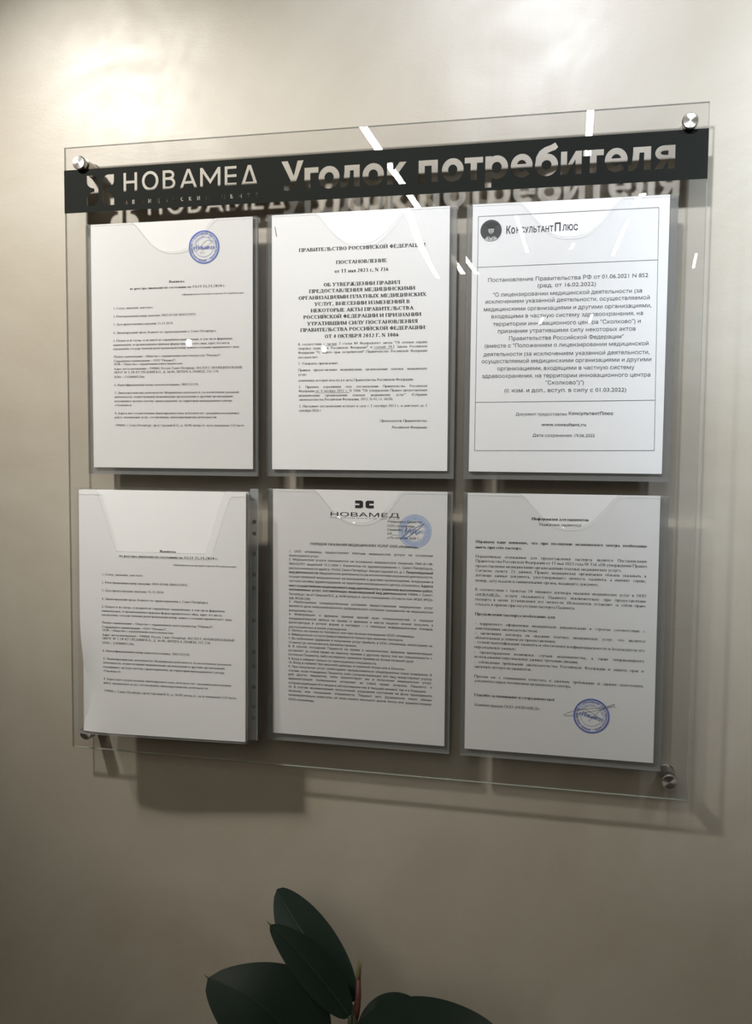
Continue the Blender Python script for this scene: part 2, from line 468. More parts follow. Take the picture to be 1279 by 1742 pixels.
# the upright sans letters come from Blender's own built-in font; strokes that overlap are united
def sans_glyph(ch, bold, cache={}):
    key = (ch, bold)
    if key in cache: return cache[key]
    def contours(body):
        cu = bpy.data.curves.new('letter', 'FONT')
        cu.body = body
        o = bpy.data.objects.new('letter', cu)
        COL.objects.link(o)
        dg = bpy.context.evaluated_depsgraph_get()
        oe = o.evaluated_get(dg)
        c = oe.to_curve(dg)
        out = []
        for s in c.splines:
            bp, pts = s.bezier_points, []
            n = len(bp)
            for k in range(n):
                a, b = bp[k], bp[(k+1) % n]
                p0, p1, p2, p3 = a.co, a.handle_right, b.handle_left, b.co
                d = p3 - p0
                bend = max(abs((p1-p0).x*d.y - (p1-p0).y*d.x), abs((p2-p0).x*d.y - (p2-p0).y*d.x)) / max(d.length, 1e-6)
                m = 3 if bend > .004 else 1
                for t in range(m):
                    t /= m
                    q = p0*(1-t)**3 + p1*3*t*(1-t)**2 + p2*3*t*t*(1-t) + p3*t**3
                    if not pts or (Vector((q.x, q.y)) - pts[-1]).length > 1e-4: pts.append(Vector((q.x, q.y)))
            if len(pts) > 2 and (pts[0]-pts[-1]).length < 1e-4: pts.pop()
            if len(pts) > 2: out.append(pts)
        oe.to_curve_clear()
        bpy.data.objects.remove(o); bpy.data.curves.remove(cu)
        return out
    def width(body):
        xs = [p.x for c in contours(body) for p in c]
        return max(xs) - min(xs)
    def area(c): return sum(c[k].x*c[(k+1) % len(c)].y - c[(k+1) % len(c)].x*c[k].y for k in range(len(c)))/2
    cs = contours(ch)
    big = max(cs, key=lambda c: abs(area(c)))
    way = 1 if area(big) > 0 else -1
    vs, edges, loops = [], [], []
    for c in cs:
        if bold:
            moved = []
            for k in range(len(c)):
                t1, t2 = (c[k]-c[k-1]).normalized(), (c[(k+1) % len(c)]-c[k]).normalized()
                n1, n2 = Vector((t1.y, -t1.x)), Vector((t2.y, -t2.x))
                n = (n1+n2); n = n / max(n.length_squared/2, .5)
                moved.append(c[k] + n*way*.020)
            c = moved
        b = len(vs)
        vs += c; loops.append(c)
        edges += [(b+k, b+(k+1) % len(c)) for k in range(len(c))]
    ov, oe, of, _, _, _ = delaunay_2d_cdt(vs, edges, [], 0, 1e-5, False)
    def winding(p):
        w = 0
        for c in loops:
            for k in range(len(c)):
                a, b = c[k], c[(k+1) % len(c)]
                if (a.y <= p.y) != (b.y <= p.y):
                    s = (b.x-a.x)*(p.y-a.y) - (p.x-a.x)*(b.y-a.y)
                    if a.y <= p.y and s > 0: w += 1
                    elif a.y > p.y and s < 0: w -= 1
        return w
    keep = []
    for f in of:
        m = sum((ov[k] for k in f), Vector((0, 0))) / len(f)
        if winding(m) != 0: keep.append(tuple(f))
    adv = width('I' + ch + 'I') - width('II') + (0.03 if bold else 0)
    cache[key] = ([(v.x, v.y) for v in ov], keep, adv)
    return cache[key]
def word_shape(word, font, bold):
    vs, fs, x = [], [], 0.0
    for ch in word:
        v, f, a = font(ch, bold)
        b = len(vs)
        vs += [(p[0]+x, p[1]) for p in v]
        fs += [tuple(b+i for i in q) for q in f]
        x += a
    return vs, fs, x
def set_line(mb, x0, x1, y, text, font, em, just=False, bold=False, italic=False, hs=1.0, to3d=None):
    """one printed line between x0 and x1 (mm from the left of the sheet), baseline y mm from its top"""
    ws = []
    for w in text.split(' '):
        bw = bold
        if w.startswith('*'): w, bw = w[1:], True
        ws.append(word_shape(w, font, bw))
    sp = 0.26
    if just:
        tot = sum(w[2] for w in ws) * em * hs
        gap = (x1-x0-tot) / max(1, len(ws)-1)
        if gap < 0.12*em:
            hs = hs * (x1-x0-0.2*em*(len(ws)-1)) / tot; gap = 0.2*em
    else:
        nat = (sum(w[2] for w in ws) + sp*(len(ws)-1)) * em
        hs = (x1-x0)/nat; gap = sp*em*hs
    x = x0
    for vs, fs, a in ws:
        pts = []
        for px, py in vs:
            sh = py*0.25 if italic else 0.0
            pts.append(to3d(x + (px+sh)*em*hs, y - py*em))
        mb.add(pts, fs)
        x += a*em*hs + gap
def ring_text(mb, cx, cy, r, text, a0, a1, em, font, bold, to3d, inward=False):
    """letters round a circle; angles in degrees, clockwise from the top (inward: read from below)"""
    n = len(text)
    for i, ch in enumerate(text):
        if ch == ' ': continue
        a = math.radians(a0 + (a1-a0)*(i+.5)/n)
        vs, fs, adv = font(ch, bold)
        pts = []
        for px, py in vs:
            lx, ly = (px-adv/2)*em, py*em
            if inward:
                rr = r - ly
                pts.append(to3d(cx + rr*math.sin(a) - lx*math.cos(a), cy - rr*math.cos(a) - lx*math.sin(a)))
            else:
                rr = r + ly
                pts.append(to3d(cx + rr*math.sin(a) + lx*math.cos(a), cy - rr*math.cos(a) + lx*math.sin(a)))
        mb.add(pts, fs)
def stroke2d(mb, pts, w, to3d):
    for i in range(len(pts)-1):
        p = bar(*pts[i], *pts[i+1], w)
        mb.add([to3d(*q) for q in p], [(0,1,2,3)])
def ring2d(mb, cx, cy, r, ri, to3d, a0=0, a1=360, n=48):
    p = arc_band(cx, cy, r, r, ri, ri, a0, a1, n)
    mb.add([to3d(*q) for q in p], quads_of(p))

# ------------------------------------------------------------------ printed lines: left mm, right mm, baseline mm from top, style, words
# styles: b bold, B large bold heading, i italic, j justified, s small
TEXT_1 = [
(103.4,123.6,73.3,'b','Выписка'),
(51.8,176.0,80.1,'b','из реестра лицензий по состоянию на 13:21 15.11.2024 г.'),
(119.9,198.6,88.8,'s','(сформирована на интернет-портале Росздравнадзора)'),
(29.1,82.7,103.2,'','1. Статус лицензии: действует;'),
(29.0,138.6,113.0,'','2. Регистрационный номер лицензии: Л041-01148-78/01527971;'),
(28.9,108.4,122.7,'','3. Дата предоставления лицензии: 15.11.2024;'),
(28.7,164.2,133.0,'','4. Лицензирующий орган: Комитет по здравоохранению г. Санкт-Петербурга;'),
(28.6,184.5,142.5,'','5. Полное и (в случае, если имеется) сокращённое наименование, в том числе фирменное'),
(28.5,180.6,147.6,'','наименование, и организационно-правовая форма юридического лица, адрес его места'),
(28.5,193.7,152.4,'','нахождения, государственный регистрационный номер записи о создании юридического лица:'),
(29.0,169.9,162.0,'','Полное наименование – Общество с ограниченной ответственностью "Новамед";'),
(28.9,111.6,167.3,'','Сокращённое наименование – ООО "Новамед";'),
(29.2,120.9,171.3,'','ОПФ – Общество с ограниченной ответственностью;'),
(29.2,196.5,176.9,'','Адрес места нахождения – 199004, Россия, Санкт-Петербург, ВН.ТЕР.Г. МУНИЦИПАЛЬНЫЙ'),
(29.1,167.3,181.3,'','ОКРУГ № 7, ПР-КТ СРЕДНИЙ В.О., Д. 36/40, ЛИТЕРА А, ПОМЕЩ. 237, 238,'),
(29.0,70.8,186.9,'','ОГРН – 1247800015766;'),
(29.3,141.0,196.6,'','6. Идентификационный номер налогоплательщика: 7801732739;'),
(29.4,192.5,206.2,'','7. Лицензируемый вид деятельности: Медицинская деятельность (за исключением указанной'),
(29.3,185.6,211.1,'','деятельности, осуществляемой медицинскими организациями и другими организациями,'),
(29.3,183.8,216.3,'','входящими в частную систему здравоохранения, на территории инновационного центра'),
(29.2,53.2,221.3,'','«Сколково»);'),
(29.5,192.9,231.2,'','8. Адреса мест осуществления лицензируемого вида деятельности с указанием выполняемых'),
(29.4,164.3,236.1,'','работ, оказываемых услуг, составляющих лицензируемый вид деятельности:'),
(29.9,199.0,246.0,'','199004, г. Санкт-Петербург, пр-кт Средний В.О., д. 36/40 литера А, часть помещения 1-Н (часть'),
]
TEXT_2 = [
(33.1,182.7,43.5,'B','ПРАВИТЕЛЬСТВО РОССИЙСКОЙ ФЕДЕРАЦИИ'),
(78.0,138.6,59.1,'B','ПОСТАНОВЛЕНИЕ'),
(76.2,140.3,69.1,'B','от 11 мая 2023 г. N 736'),
(63.1,153.7,84.2,'B','ОБ УТВЕРЖДЕНИИ ПРАВИЛ'),
(45.6,171.2,91.2,'B','ПРЕДОСТАВЛЕНИЯ МЕДИЦИНСКИМИ'),
(32.7,184.2,98.6,'B','ОРГАНИЗАЦИЯМИ ПЛАТНЫХ МЕДИЦИНСКИХ'),
(52.1,165.3,106.1,'B','УСЛУГ, ВНЕСЕНИИ ИЗМЕНЕНИЙ В'),
(47.6,169.6,113.5,'B','НЕКОТОРЫЕ АКТЫ ПРАВИТЕЛЬСТВА'),
(38.8,178.5,120.9,'B','РОССИЙСКОЙ ФЕДЕРАЦИИ И ПРИЗНАНИИ'),
(43.4,174.4,128.5,'B','УТРАТИВШИМ СИЛУ ПОСТАНОВЛЕНИЯ'),
(35.0,183.1,135.7,'B','ПРАВИТЕЛЬСТВА РОССИЙСКОЙ ФЕДЕРАЦИИ'),
(64.7,152.7,143.5,'B','ОТ 4 ОКТЯБРЯ 2012 Г. N 1006'),
(32.3,185.6,151.5,'j','В соответствии с частью 7 статьи 84 Федерального закона "Об основах охраны'),
(32.3,185.6,156.3,'j','здоровья граждан в Российской Федерации" и статьей 39.1 Закона Российской'),
(32.3,185.7,161.3,'j','Федерации "О защите прав потребителей" Правительство Российской Федерации'),
(32.3,57.2,166.6,'','постановляет:'),
(32.3,81.2,173.9,'','1. Утвердить прилагаемые:'),
(32.3,185.9,181.5,'j','Правила предоставления медицинскими организациями платных медицинских'),
(32.3,43.2,186.7,'','услуг;'),
(32.7,170.4,193.7,'','изменения, которые вносятся в акты Правительства Российской Федерации.'),
(32.7,186.1,201.2,'j','2. Признать утратившим силу постановление Правительства Российской'),
(32.7,186.1,206.0,'j','Федерации от 4 октября 2012 г. N 1006 "Об утверждении Правил предоставления'),
(32.7,186.2,211.1,'j','медицинскими организациями платных медицинских услуг" (Собрание'),
(33.1,146.9,215.9,'','законодательства Российской Федерации, 2012, N 41, ст. 5628).'),
(33.1,186.3,223.7,'j','3. Настоящее постановление вступает в силу с 1 сентября 2023 г. и действует до 1'),
(33.1,61.4,228.8,'','сентября 2026 г.'),
(130.6,185.9,240.9,'i','Председатель Правительства'),
(144.9,186.0,248.4,'i','Российской Федерации'),
]
TEXT_3 = [
(17.7,190.0,85.6,'','Постановление Правительства РФ от 01.06.2021 N 852'),
(72.4,135.9,93.1,'','(ред. от 16.02.2022)'),
(23.7,184.4,101.8,'','"О лицензировании медицинской деятельности (за'),
(15.4,192.5,109.3,'','исключением указанной деятельности, осуществляемой'),
(13.6,194.3,117.7,'','медицинскими организациями и другими организациями,'),
(22.3,186.0,125.7,'','входящими в частную систему здравоохранения, на'),
(24.5,183.9,134.1,'','территории инновационного центра "Сколково") и'),
(29.6,178.6,142.1,'','признании утратившими силу некоторых актов'),
(42.1,166.3,150.3,'','Правительства Российской Федерации"'),
(15.3,192.6,158.2,'','(вместе с "Положением о лицензировании медицинской'),
(14.4,193.8,167.5,'','деятельности (за исключением указанной деятельности,'),
(12.4,196.0,175.3,'','осуществляемой медицинскими организациями и другими'),
(30.0,178.5,183.5,'','организациями, входящими в частную систему'),
(12.9,195.5,191.7,'','здравоохранения, на территории инновационного центра'),
(83.4,125.5,199.5,'','"Сколково")")'),
(38.2,170.7,207.8,'','(с изм. и доп., вступ. в силу с 01.03.2022)'),
(51.5,107.7,233.8,'s','Документ предоставлен'),
(109.3,157.5,233.0,'sb','КонсультантПлюс'),
(80.2,128.8,245.3,'sb','www.consultant.ru'),
(70.5,138.2,257.3,'s','Дата сохранения: 19.06.2022'),
]
TEXT_5 = [
(139.9,181.3,36.9,'','Утверждаю Директор'),
(139.6,172.7,41.9,'','ООО «Новамед»'),
(139.6,157.6,46.4,'','Санамян'),
(139.7,153.4,51.1,'','А.Р.____'),
(139.7,178.1,55.8,'','«17» ноября 2024 г.'),
(46.4,177.6,65.9,'b','ПОРЯДОК ОКАЗАНИЯ МЕДИЦИНСКИХ УСЛУГ ООО «Новамед».'),
(19.9,194.3,75.5,'j','1. ООО «Новамед» предоставляет платные медицинские услуги на основании'),
(19.9,57.9,80.6,'','прейскуранта услуг.'),
(19.9,194.4,85.2,'j','2. Медицинские услуги оказываются на основании медицинской лицензии Л041-01148-'),
(19.9,194.5,90.5,'j','78/01527971 выданной 15.11.2024 г. Комитетом по здравоохранению г. Санкт-Петербурга,'),
(19.9,194.6,95.7,'j','расположенным по адресу: 191023, Санкт-Петербург, Малая Садовая ул., д. 1. *Лицензируемый'),
(20.0,194.6,100.5,'j','*вид *деятельности: Медицинская деятельность (за исключением указанной деятельности,'),
(20.0,194.7,105.9,'j','осуществляемой медицинскими организациями и другими организациями, входящими в'),
(20.0,194.7,111.0,'j','частную систему здравоохранения, на территории инновационного центра «Сколково»). *Адреса'),
(20.0,194.8,116.7,'j','*мест *осуществления *лицензируемого *вида *деятельности *с *указанием *выполняемых *работ,'),
(20.0,194.9,121.4,'j','*оказываемых *услуг, *составляющих *лицензируемый *вид *деятельности 199004, г. Санкт-'),
(20.0,194.9,127.0,'j','Петербург, пр-кт Средний В.О., д. 36/40 литера А, часть помещения 1-Н (часть пом. №207, №223-'),
(20.0,47.5,132.0,'','228, №230-238).'),
(20.0,195.1,136.3,'j','3. Необходимым предварительным условием предоставления медицинских услуг'),
(20.0,195.1,141.3,'j','является дача информированного добровольного согласия гражданина на медицинское'),
(20.0,50.6,146.8,'','вмешательство.'),
(20.0,195.2,151.3,'j','4. Информацию о времени приема врачей всех специальностей, о порядке'),
(20.0,195.3,156.5,'j','предварительной записи на прием, о времени и месте пациент может получить в'),
(20.0,195.4,161.3,'j','регистратуре в устной форме и наглядно – с помощью информационных стендов,'),
(20.0,92.3,166.7,'','расположенных в холле учреждения.'),
(19.4,174.1,170.9,'','5. Запись на прием по телефону или при личном посещении ООО «Новамед».'),
(19.4,160.4,175.8,'','6. Медицинские услуги предоставляются только при наличии паспорта.'),
(19.5,194.6,180.7,'j','7. Во избежание задержек в получении услуг прибыть в ООО «Новамед» необходимо за'),
(19.5,104.6,185.6,'','15 минут до назначенного времени приема.'),
(19.5,194.8,190.3,'j','8. В случае опоздания Пациента на прием к назначенному времени администрация'),
(19.5,194.8,195.4,'j','оставляет за собой право на перенос приема к другому врачу той же специальности с'),
(19.5,173.4,200.3,'','согласия Пациента, либо на перенос времени приема на более поздний срок.'),
(19.5,128.8,205.5,'','9. Вход в кабинет только по приглашению специалиста.'),
(19.5,163.0,210.1,'','10. Вход в кабинет без верхней одежды, в сменной обуви или в бахилах.'),
(19.5,194.7,215.1,'j','9. При получении услуг необходимо придерживаться общепринятых норм поведения. В'),
(19.5,194.7,220.0,'j','случае, если поведение Пациента либо сопровождающих его лиц, представляет угрозу'),
(19.5,194.8,224.6,'j','для других пациентов, либо препятствует им в получении медицинских услуг,'),
(19.5,194.9,229.7,'j','администрация поликлиники оставляет за собой право отказать Пациенту и'),
(19.5,188.3,235.0,'','сопровождающим его лицам в обслуживании как в текущий момент, так и в будущем.'),
(19.5,195.0,239.8,'j','10. В случае возникновения осложнений, ухудшения состояния на фоне проводимого'),
(19.5,194.7,244.8,'j','лечения, или посещения специалиста, Пациент (его Доверенное лицо) обязан'),
(19.5,194.7,249.8,'j','незамедлительно известить об этом своего лечащего врача лично или администрацию'),
(19.5,52.9,255.3,'','ООО «Новамед».'),
]
TEXT_6 = [
(72.2,134.8,29.5,'b','Информация для пациентов'),
(80.0,127.0,35.6,'','Уважаемые пациенты!'),
(9.4,197.5,56.9,'bj','Обращаем ваше внимание, что при посещении медицинского центра необходимо'),
(9.5,62.2,63.2,'b','иметь при себе паспорт.'),
(9.7,197.7,73.7,'j','Нормативным основанием для предоставления паспорта является Постановление'),
(9.7,197.8,79.0,'j','Правительства Российской Федерации от 11 мая 2023 года № 736 «Об утверждении Правил'),
(9.8,171.6,84.6,'','предоставления медицинскими организациями платных медицинских услуг».'),
(9.9,197.7,89.9,'j','Согласно пункту 23 данных Правил медицинская организация обязана указывать в'),
(10.0,197.4,95.3,'j','договоре данные документа, удостоверяющего личность пациента, а именно: серию,'),
(10.0,147.3,101.3,'','номер, дату выдачи и наименование органа, выдавшего документ.'),
(9.7,197.9,111.8,'j','В соответствии с пунктом 59 типового договора оказания медицинских услуг в ООО'),
(9.8,197.6,117.7,'j','«НОВАМЕД», услуги оказываются Пациенту исключительно при предоставлении'),
(9.9,197.7,123.0,'j','паспорта в целях установления его личности. Исполнитель оставляет за собой право'),
(10.0,122.2,128.7,'','отказать в приеме при отсутствии паспорта Пациента.'),
(10.1,100.6,140.0,'b','Предъявление паспорта необходимо для:'),
(10.3,197.6,151.1,'j','- корректного оформления медицинской документации в строгом соответствии с'),
(10.3,81.3,156.6,'','действующим законодательством;'),
(10.4,197.9,162.2,'j','- заключения договора на оказание платных медицинских услуг, что является'),
(10.5,101.3,167.5,'','обязательным условием их предоставления;'),
(9.6,197.7,172.6,'j','- точной идентификации пациента и обеспечения конфиденциальности и безопасности его'),
(9.6,57.3,178.3,'','персональных данных;'),
(9.7,197.5,184.4,'j','- предотвращения возможных случаев мошенничества, а также неправомерного'),
(9.8,126.6,189.6,'','использования персональных данных третьими лицами;'),
(9.9,197.4,195.7,'j','- соблюдения требований законодательства Российской Федерации и защиты прав и'),
(9.9,75.4,201.1,'','законных интересов пациентов.'),
(10.1,197.4,212.5,'j','Просим вас с пониманием отнестись к данному требованию и заранее подготовить'),
(10.2,119.6,217.7,'','документы перед посещением медицинского центра.'),
(10.4,101.4,234.2,'b','Спасибо за понимание и сотрудничество!'),
(10.5,86.2,245.7,'','Администрация ООО «НОВАМЕД».'),
]

# ------------------------------------------------------------------ the room
YW = 0.034                                  # face of the wall behind the board
XL, XR, YN, ZC = -3.4, 3.0, -7.6, ZB + 1.0
def slab(name, a, b, mat):
    o = MB().box(a, b).build(name, mat)
    return struct(o)
slab('wall_back', (XL, YW, 0), (XR, YW+0.15, ZC), M['wall'])
slab('floor', (XL, YN, -0.1), (XR, YW, 0), M['floor'])
slab('ceiling', (XL, YN, ZC), (XR, YW, ZC+0.1), M['ceil'])
slab('wall_left', (XL-0.15, YN, 0), (XL, YW, ZC), M['paint'])
slab('wall_right', (XR, YN, 0), (XR+0.15, YW, ZC), M['paint'])
slab('wall_front', (XL, YN-0.15, 0), (XR, YN, ZC), M['paint'])

# ------------------------------------------------------------------ lamps
def track_spot(i, label):
    x = SPOT_X[i]
    r = thing('track_spot', label, 'spotlight', (x, SPOT_Y, ZC), group='track spots along the wall')
    MB().lathe([(0, .045), (-.012, .045), (-.02, .038)], 28, 'z').build('ceiling_base', M['lamp_body'], r)
    hz = SPOT_Z - ZC
    d = (Vector(SPOT_AIM[i]) - Vector((x, SPOT_Y, SPOT_Z))).normalized()
    MB().tube([(0, 0, -.018), (0, 0, hz+.05), Vector((0, 0, hz)) - d*.035], .007, 10).build('arm', M['lamp_body'], r)
    hd = MB()
    a = d.cross(Vector((0, 0, 1))).normalized(); b = d.cross(a)
    prof = [(-.085, .030), (-.08, .038), (.004, .040), (.010, .039), (.010, .036), (-.006, .034)]
    vs, fs, n = [], [], 32
    for (t, rad) in prof:
        for k in range(n):
            w = 2*PI*k/n
            vs.append(Vector((0, 0, hz)) + d*(t-.02) + (a*math.cos(w)+b*math.sin(w))*rad)
    for j in range(len(prof)-1):
        for k in range(n): fs.append((j*n+k, j*n+(k+1)%n, (j+1)*n+(k+1)%n, (j+1)*n+k))
    fs.append(tuple(range(n)))
    hd.add(vs, fs).build('lamp_head', M['lamp_body'], r)
    ln = MB()
    ln.add([Vector((0, 0, hz)) + d*(-.024) + (a*math.cos(2*PI*k/n)+b*math.sin(2*PI*k/n))*.034 for k in range(n)], [tuple(range(n))])
    ln.build('lens', M['spot_lens'], r)
    ld = bpy.data.lights.new('spot_light', 'SPOT')
    ld.energy = SPOT_W[i]; ld.color = SPOT_COL[i]
    ld.spot_size = SPOT_CONE[i]; ld.spot_blend = SPOT_BLEND; ld.shadow_soft_size = 0.030
    lo = bpy.data.objects.new('spot_light', ld); COL.objects.link(lo)
    lo.parent = r
    lo.location = (0, 0, hz)
    lo.rotation_euler = d.to_track_quat('-Z', 'Y').to_euler()
for i, s in enumerate(('black track spot above the left end of the notice board',
                       'black track spot above the middle of the notice board',
                       'black track spot above the right end of the notice board')):
    track_spot(i, s)
LINES = [((-.398,-1.647), (-.385,-3.916), .026, 'longest linear ceiling lamp, left of the middle of the room'),
         ((.262,-1.50), (.257,-2.041), .020, 'short linear ceiling lamp nearest the notice board wall'),
         ((-.032,-2.656), (-.040,-3.336), .018, 'linear ceiling lamp beside the longest lamp'),
         ((.448,-2.81), (.420,-3.484), .020, 'linear ceiling lamp on the right, third from the wall'),
         ((.461,-2.52), (.453,-2.629), .024, 'very short linear ceiling lamp on the right'),
         ((.214,-3.137), (.193,-3.259), .018, 'very short linear ceiling lamp in mid room'),
         ((.780,-3.615), (.809,-3.973), .012, 'rightmost narrow linear ceiling lamp'),
         ((-.072,-5.543), (-.120,-5.925), .028, 'far linear ceiling lamp, left one of two'),
         ((.364,-5.477), (.344,-5.937), .024, 'far linear ceiling lamp, right one of two')]
for (a, b, w, lab) in LINES:
    cx, cy = (a[0]+b[0])/2, (a[1]+b[1])/2
    L = math.hypot(b[0]-a[0], b[1]-a[1]); ang = math.atan2(b[1]-a[1], b[0]-a[0]) - PI/2
    r = thing('linear_lamp', lab, 'ceiling lamp', (cx, cy, ZC), (0, 0, ang), 'linear lamps on the ceiling')
    hb = MB()
    hb.box((-w/2-.006, -L/2-.01, -.030), (-w/2, L/2+.01, 0)); hb.box((w/2, -L/2-.01, -.030), (w/2+.006, L/2+.01, 0))
    hb.box((-w/2, -L/2-.01, -.030), (w/2, -L/2, 0)); hb.box((-w/2, L/2, -.030), (w/2, L/2+.01, 0))
    hb.build('housing', M['lamp_body'], r)
    MB().box((-w/2, -L/2, -.030), (w/2, L/2, -.008)).build('diffuser', M['tube'], r)
for (p, rad, lab) in (((-1.873, -3.76, ZB+.6), .024, 'small globe pendant lamp on the left of the room'),
                      ((-1.323, -4.298, ZB+.6), .020, 'small globe pendant lamp further back in the room')):
    r = thing('globe_pendant', lab, 'pendant lamp', (p[0], p[1], ZC), group='globe pendants')
    MB().lathe([(0, .04), (-.015, .04), (-.02, .03)], 24, 'z').build('ceiling_base', M['lamp_body'], r)
    MB().tube([(0, 0, -.015), (0, 0, p[2]-ZC+rad)], .003, 6).build('cord', M['lamp_body'], r)
    MB().lathe([(p[2]-ZC+rad*math.cos(PI*k/14), max(rad*math.sin(PI*k/14), 1e-4)) for k in range(15)], 24, 'z').build('globe', M['globe'], r, True)

# ------------------------------------------------------------------ the acrylic notice board
BW = 0.3776                                 # half width and half height
board = thing('notice_board', 'large clear acrylic notice board with dark header band and six paper pockets', 'notice board', (0, 0.004, ZB-BW))
def wz(z): return z + BW                    # board-centred height to the board's own height
def board_panel():
    p = MB()
    x, z = BW, 2*BW; t = .004; c = .0006
    p.add([(-x+c,0,c),(x-c,0,c),(x-c,0,z-c),(-x+c,0,z-c)], [(0,1,2,3)])
    p.add([(-x+c,t,c),(x-c,t,c),(x-c,t,z-c),(-x+c,t,z-c)], [(3,2,1,0)])
    p.cur = 1
    prof = [(0, c), (c, 0), (t-c, 0), (t, c)]   # y, inset
    ring = []
    for (y, i) in prof:
        ring.append([(-x+i,y,i),(x-i,y,i),(x-i,y,z-i),(-x+i,y,z-i)])
    for a, b in zip(ring[:-1], ring[1:]):
        for k in range(4):
            p.add([a[k], a[(k+1)%4], b[(k+1)%4], b[k]], [(3,2,1,0)])
    return p.build('acrylic_panel', [M['acrylic'], M['acrylic_edge']], board)
board_panel()

# --- header band: charcoal film with the lettering cut out of it (mm, board-centred)
def geo_round(cx, cy, rx, ry, w, a0=0, a1=360, n=40):
    return arc_band(cx, cy, rx, ry, rx-w, ry-w, a0, a1, n)
cut = []
def ring_cut(cx, cy, rx, ry, w):            # a full ring in two halves
    cut.append(geo_round(cx, cy, rx, ry, w, 0, 180)); cut.append(geo_round(cx, cy, rx, ry, w, 180, 360))
def headline():
    B0, XH, CH, w = 310.0, 334.6, 343.4, 7.0
    # У
    cut.append([(-95.4,CH),(-87.6,CH),(-80.2,326.2),(-75.6,CH),(-68.4,CH),(-79.0,316.0),(-82.3,316.0),(-84.2,321.5)])
    cut.append([(-82.3,316.2),(-79.0,316.2),(-80.6,313.0),(-84.0,310.3),(-88.5,309.6),(-92.4,310.6),(-92.0,316.6),(-88.6,315.9),(-85.6,317.2),(-83.9,320.8)])
    # г
    cut.append(rect(-67.2,B0,-60.2,XH)); cut.append(rect(-60.4,XH-6.2,-50.4,XH))
    def o(x0, x1): ring_cut((x0+x1)/2, (B0+XH)/2, (x1-x0)/2, (XH-B0)/2+.5, w)
    o(-50.0, -25.0)
    def l(x0, x1):
        cut.append(rect(x1-w, B0, x1, XH)); cut.append(rect(x0+5.2, XH-6.0, x1-w+.2, XH))
        cut.append([(x0+5.2,XH-5.8),(x0+11.8,XH-5.8),(x0+11.2,B0+9),(x0+9.6,B0+3.6),(x0+6.2,B0+.6),(x0+2.8,B0-.2),(x0,B0+.4),(x0,B0+6.3),(x0+2.6,B0+6.4),(x0+4.4,B0+9.4)])
    l(-24.3, -1.2)
    o(2.3, 27.3)
    # к
    cut.append(rect(31.0,B0,38.0,XH)); cut.append([(37.8,B0+14.4),(45.4,XH),(53.4,XH),(44.2,322.6),(53.6,B0),(45.4,B0),(37.8,B0+10.2)])
    # п
    cut.append(rect(67.4,B0,74.4,XH)); cut.append(rect(82.3,B0,89.3,XH)); cut.append(rect(74.2,XH-6.2,82.5,XH))
    o(94.0, 118.4)
    def t(x0, x1):
        c = (x0+x1)/2
        cut.append(rect(x0, XH-6.2, x1, XH)); cut.append(rect(c-3.5, B0, c+3.5, XH-6))
    t(119.6, 140.0)
    # р
    cut.append(rect(142.6,300.6,149.6,XH)); ring_cut(155.3,(B0+XH)/2,12.4,12.8,w)
    def e(x0, x1):
        cx, cy, rx, ry = (x0+x1)/2, (B0+XH)/2, (x1-x0)/2, 12.8
        cut.append(geo_round(cx, cy, rx, ry, 6.6, 0, 318)); cut.append(rect(x0+4, cy-2.4, x1-.3, cy+1.8))
    e(170.8, 194.6)
    # б
    ring_cut(209.6, 321.6, 12.4, 12.0, w)
    cut.append([(197.3,321.0),(203.8,322.5),(204.6,328.5),(207.8,332.8),(213.0,335.4),(219.0,337.2),(221.8,340.0),(218.6,345.0),(214.0,342.6),(207.4,340.6),(201.8,336.8),(198.2,330.4)])
    # и
    cut.append(rect(225,B0,231.6,XH)); cut.append(rect(240.6,B0,247.2,XH)); cut.append([(231.4,B0),(240.8,XH-8.6),(240.8,XH),(231.4,B0+8.6)])
    t(248.4, 270.4)
    e(271.6, 295.4)
    l(295.8, 319.4)
    # я
    cut.append(rect(337.2,B0,344.2,XH)); cut.append(geo_round(333.0,326.9,9.2,7.7,5.6,90,270,20))
    cut.append(rect(333.0,329.1,337.4,XH)); cut.append(rect(333.0,319.2,337.4,324.6)); cut.append([(323.4,B0),(331.2,B0),(337.3,320.2),(330.4,321.6)])
headline()
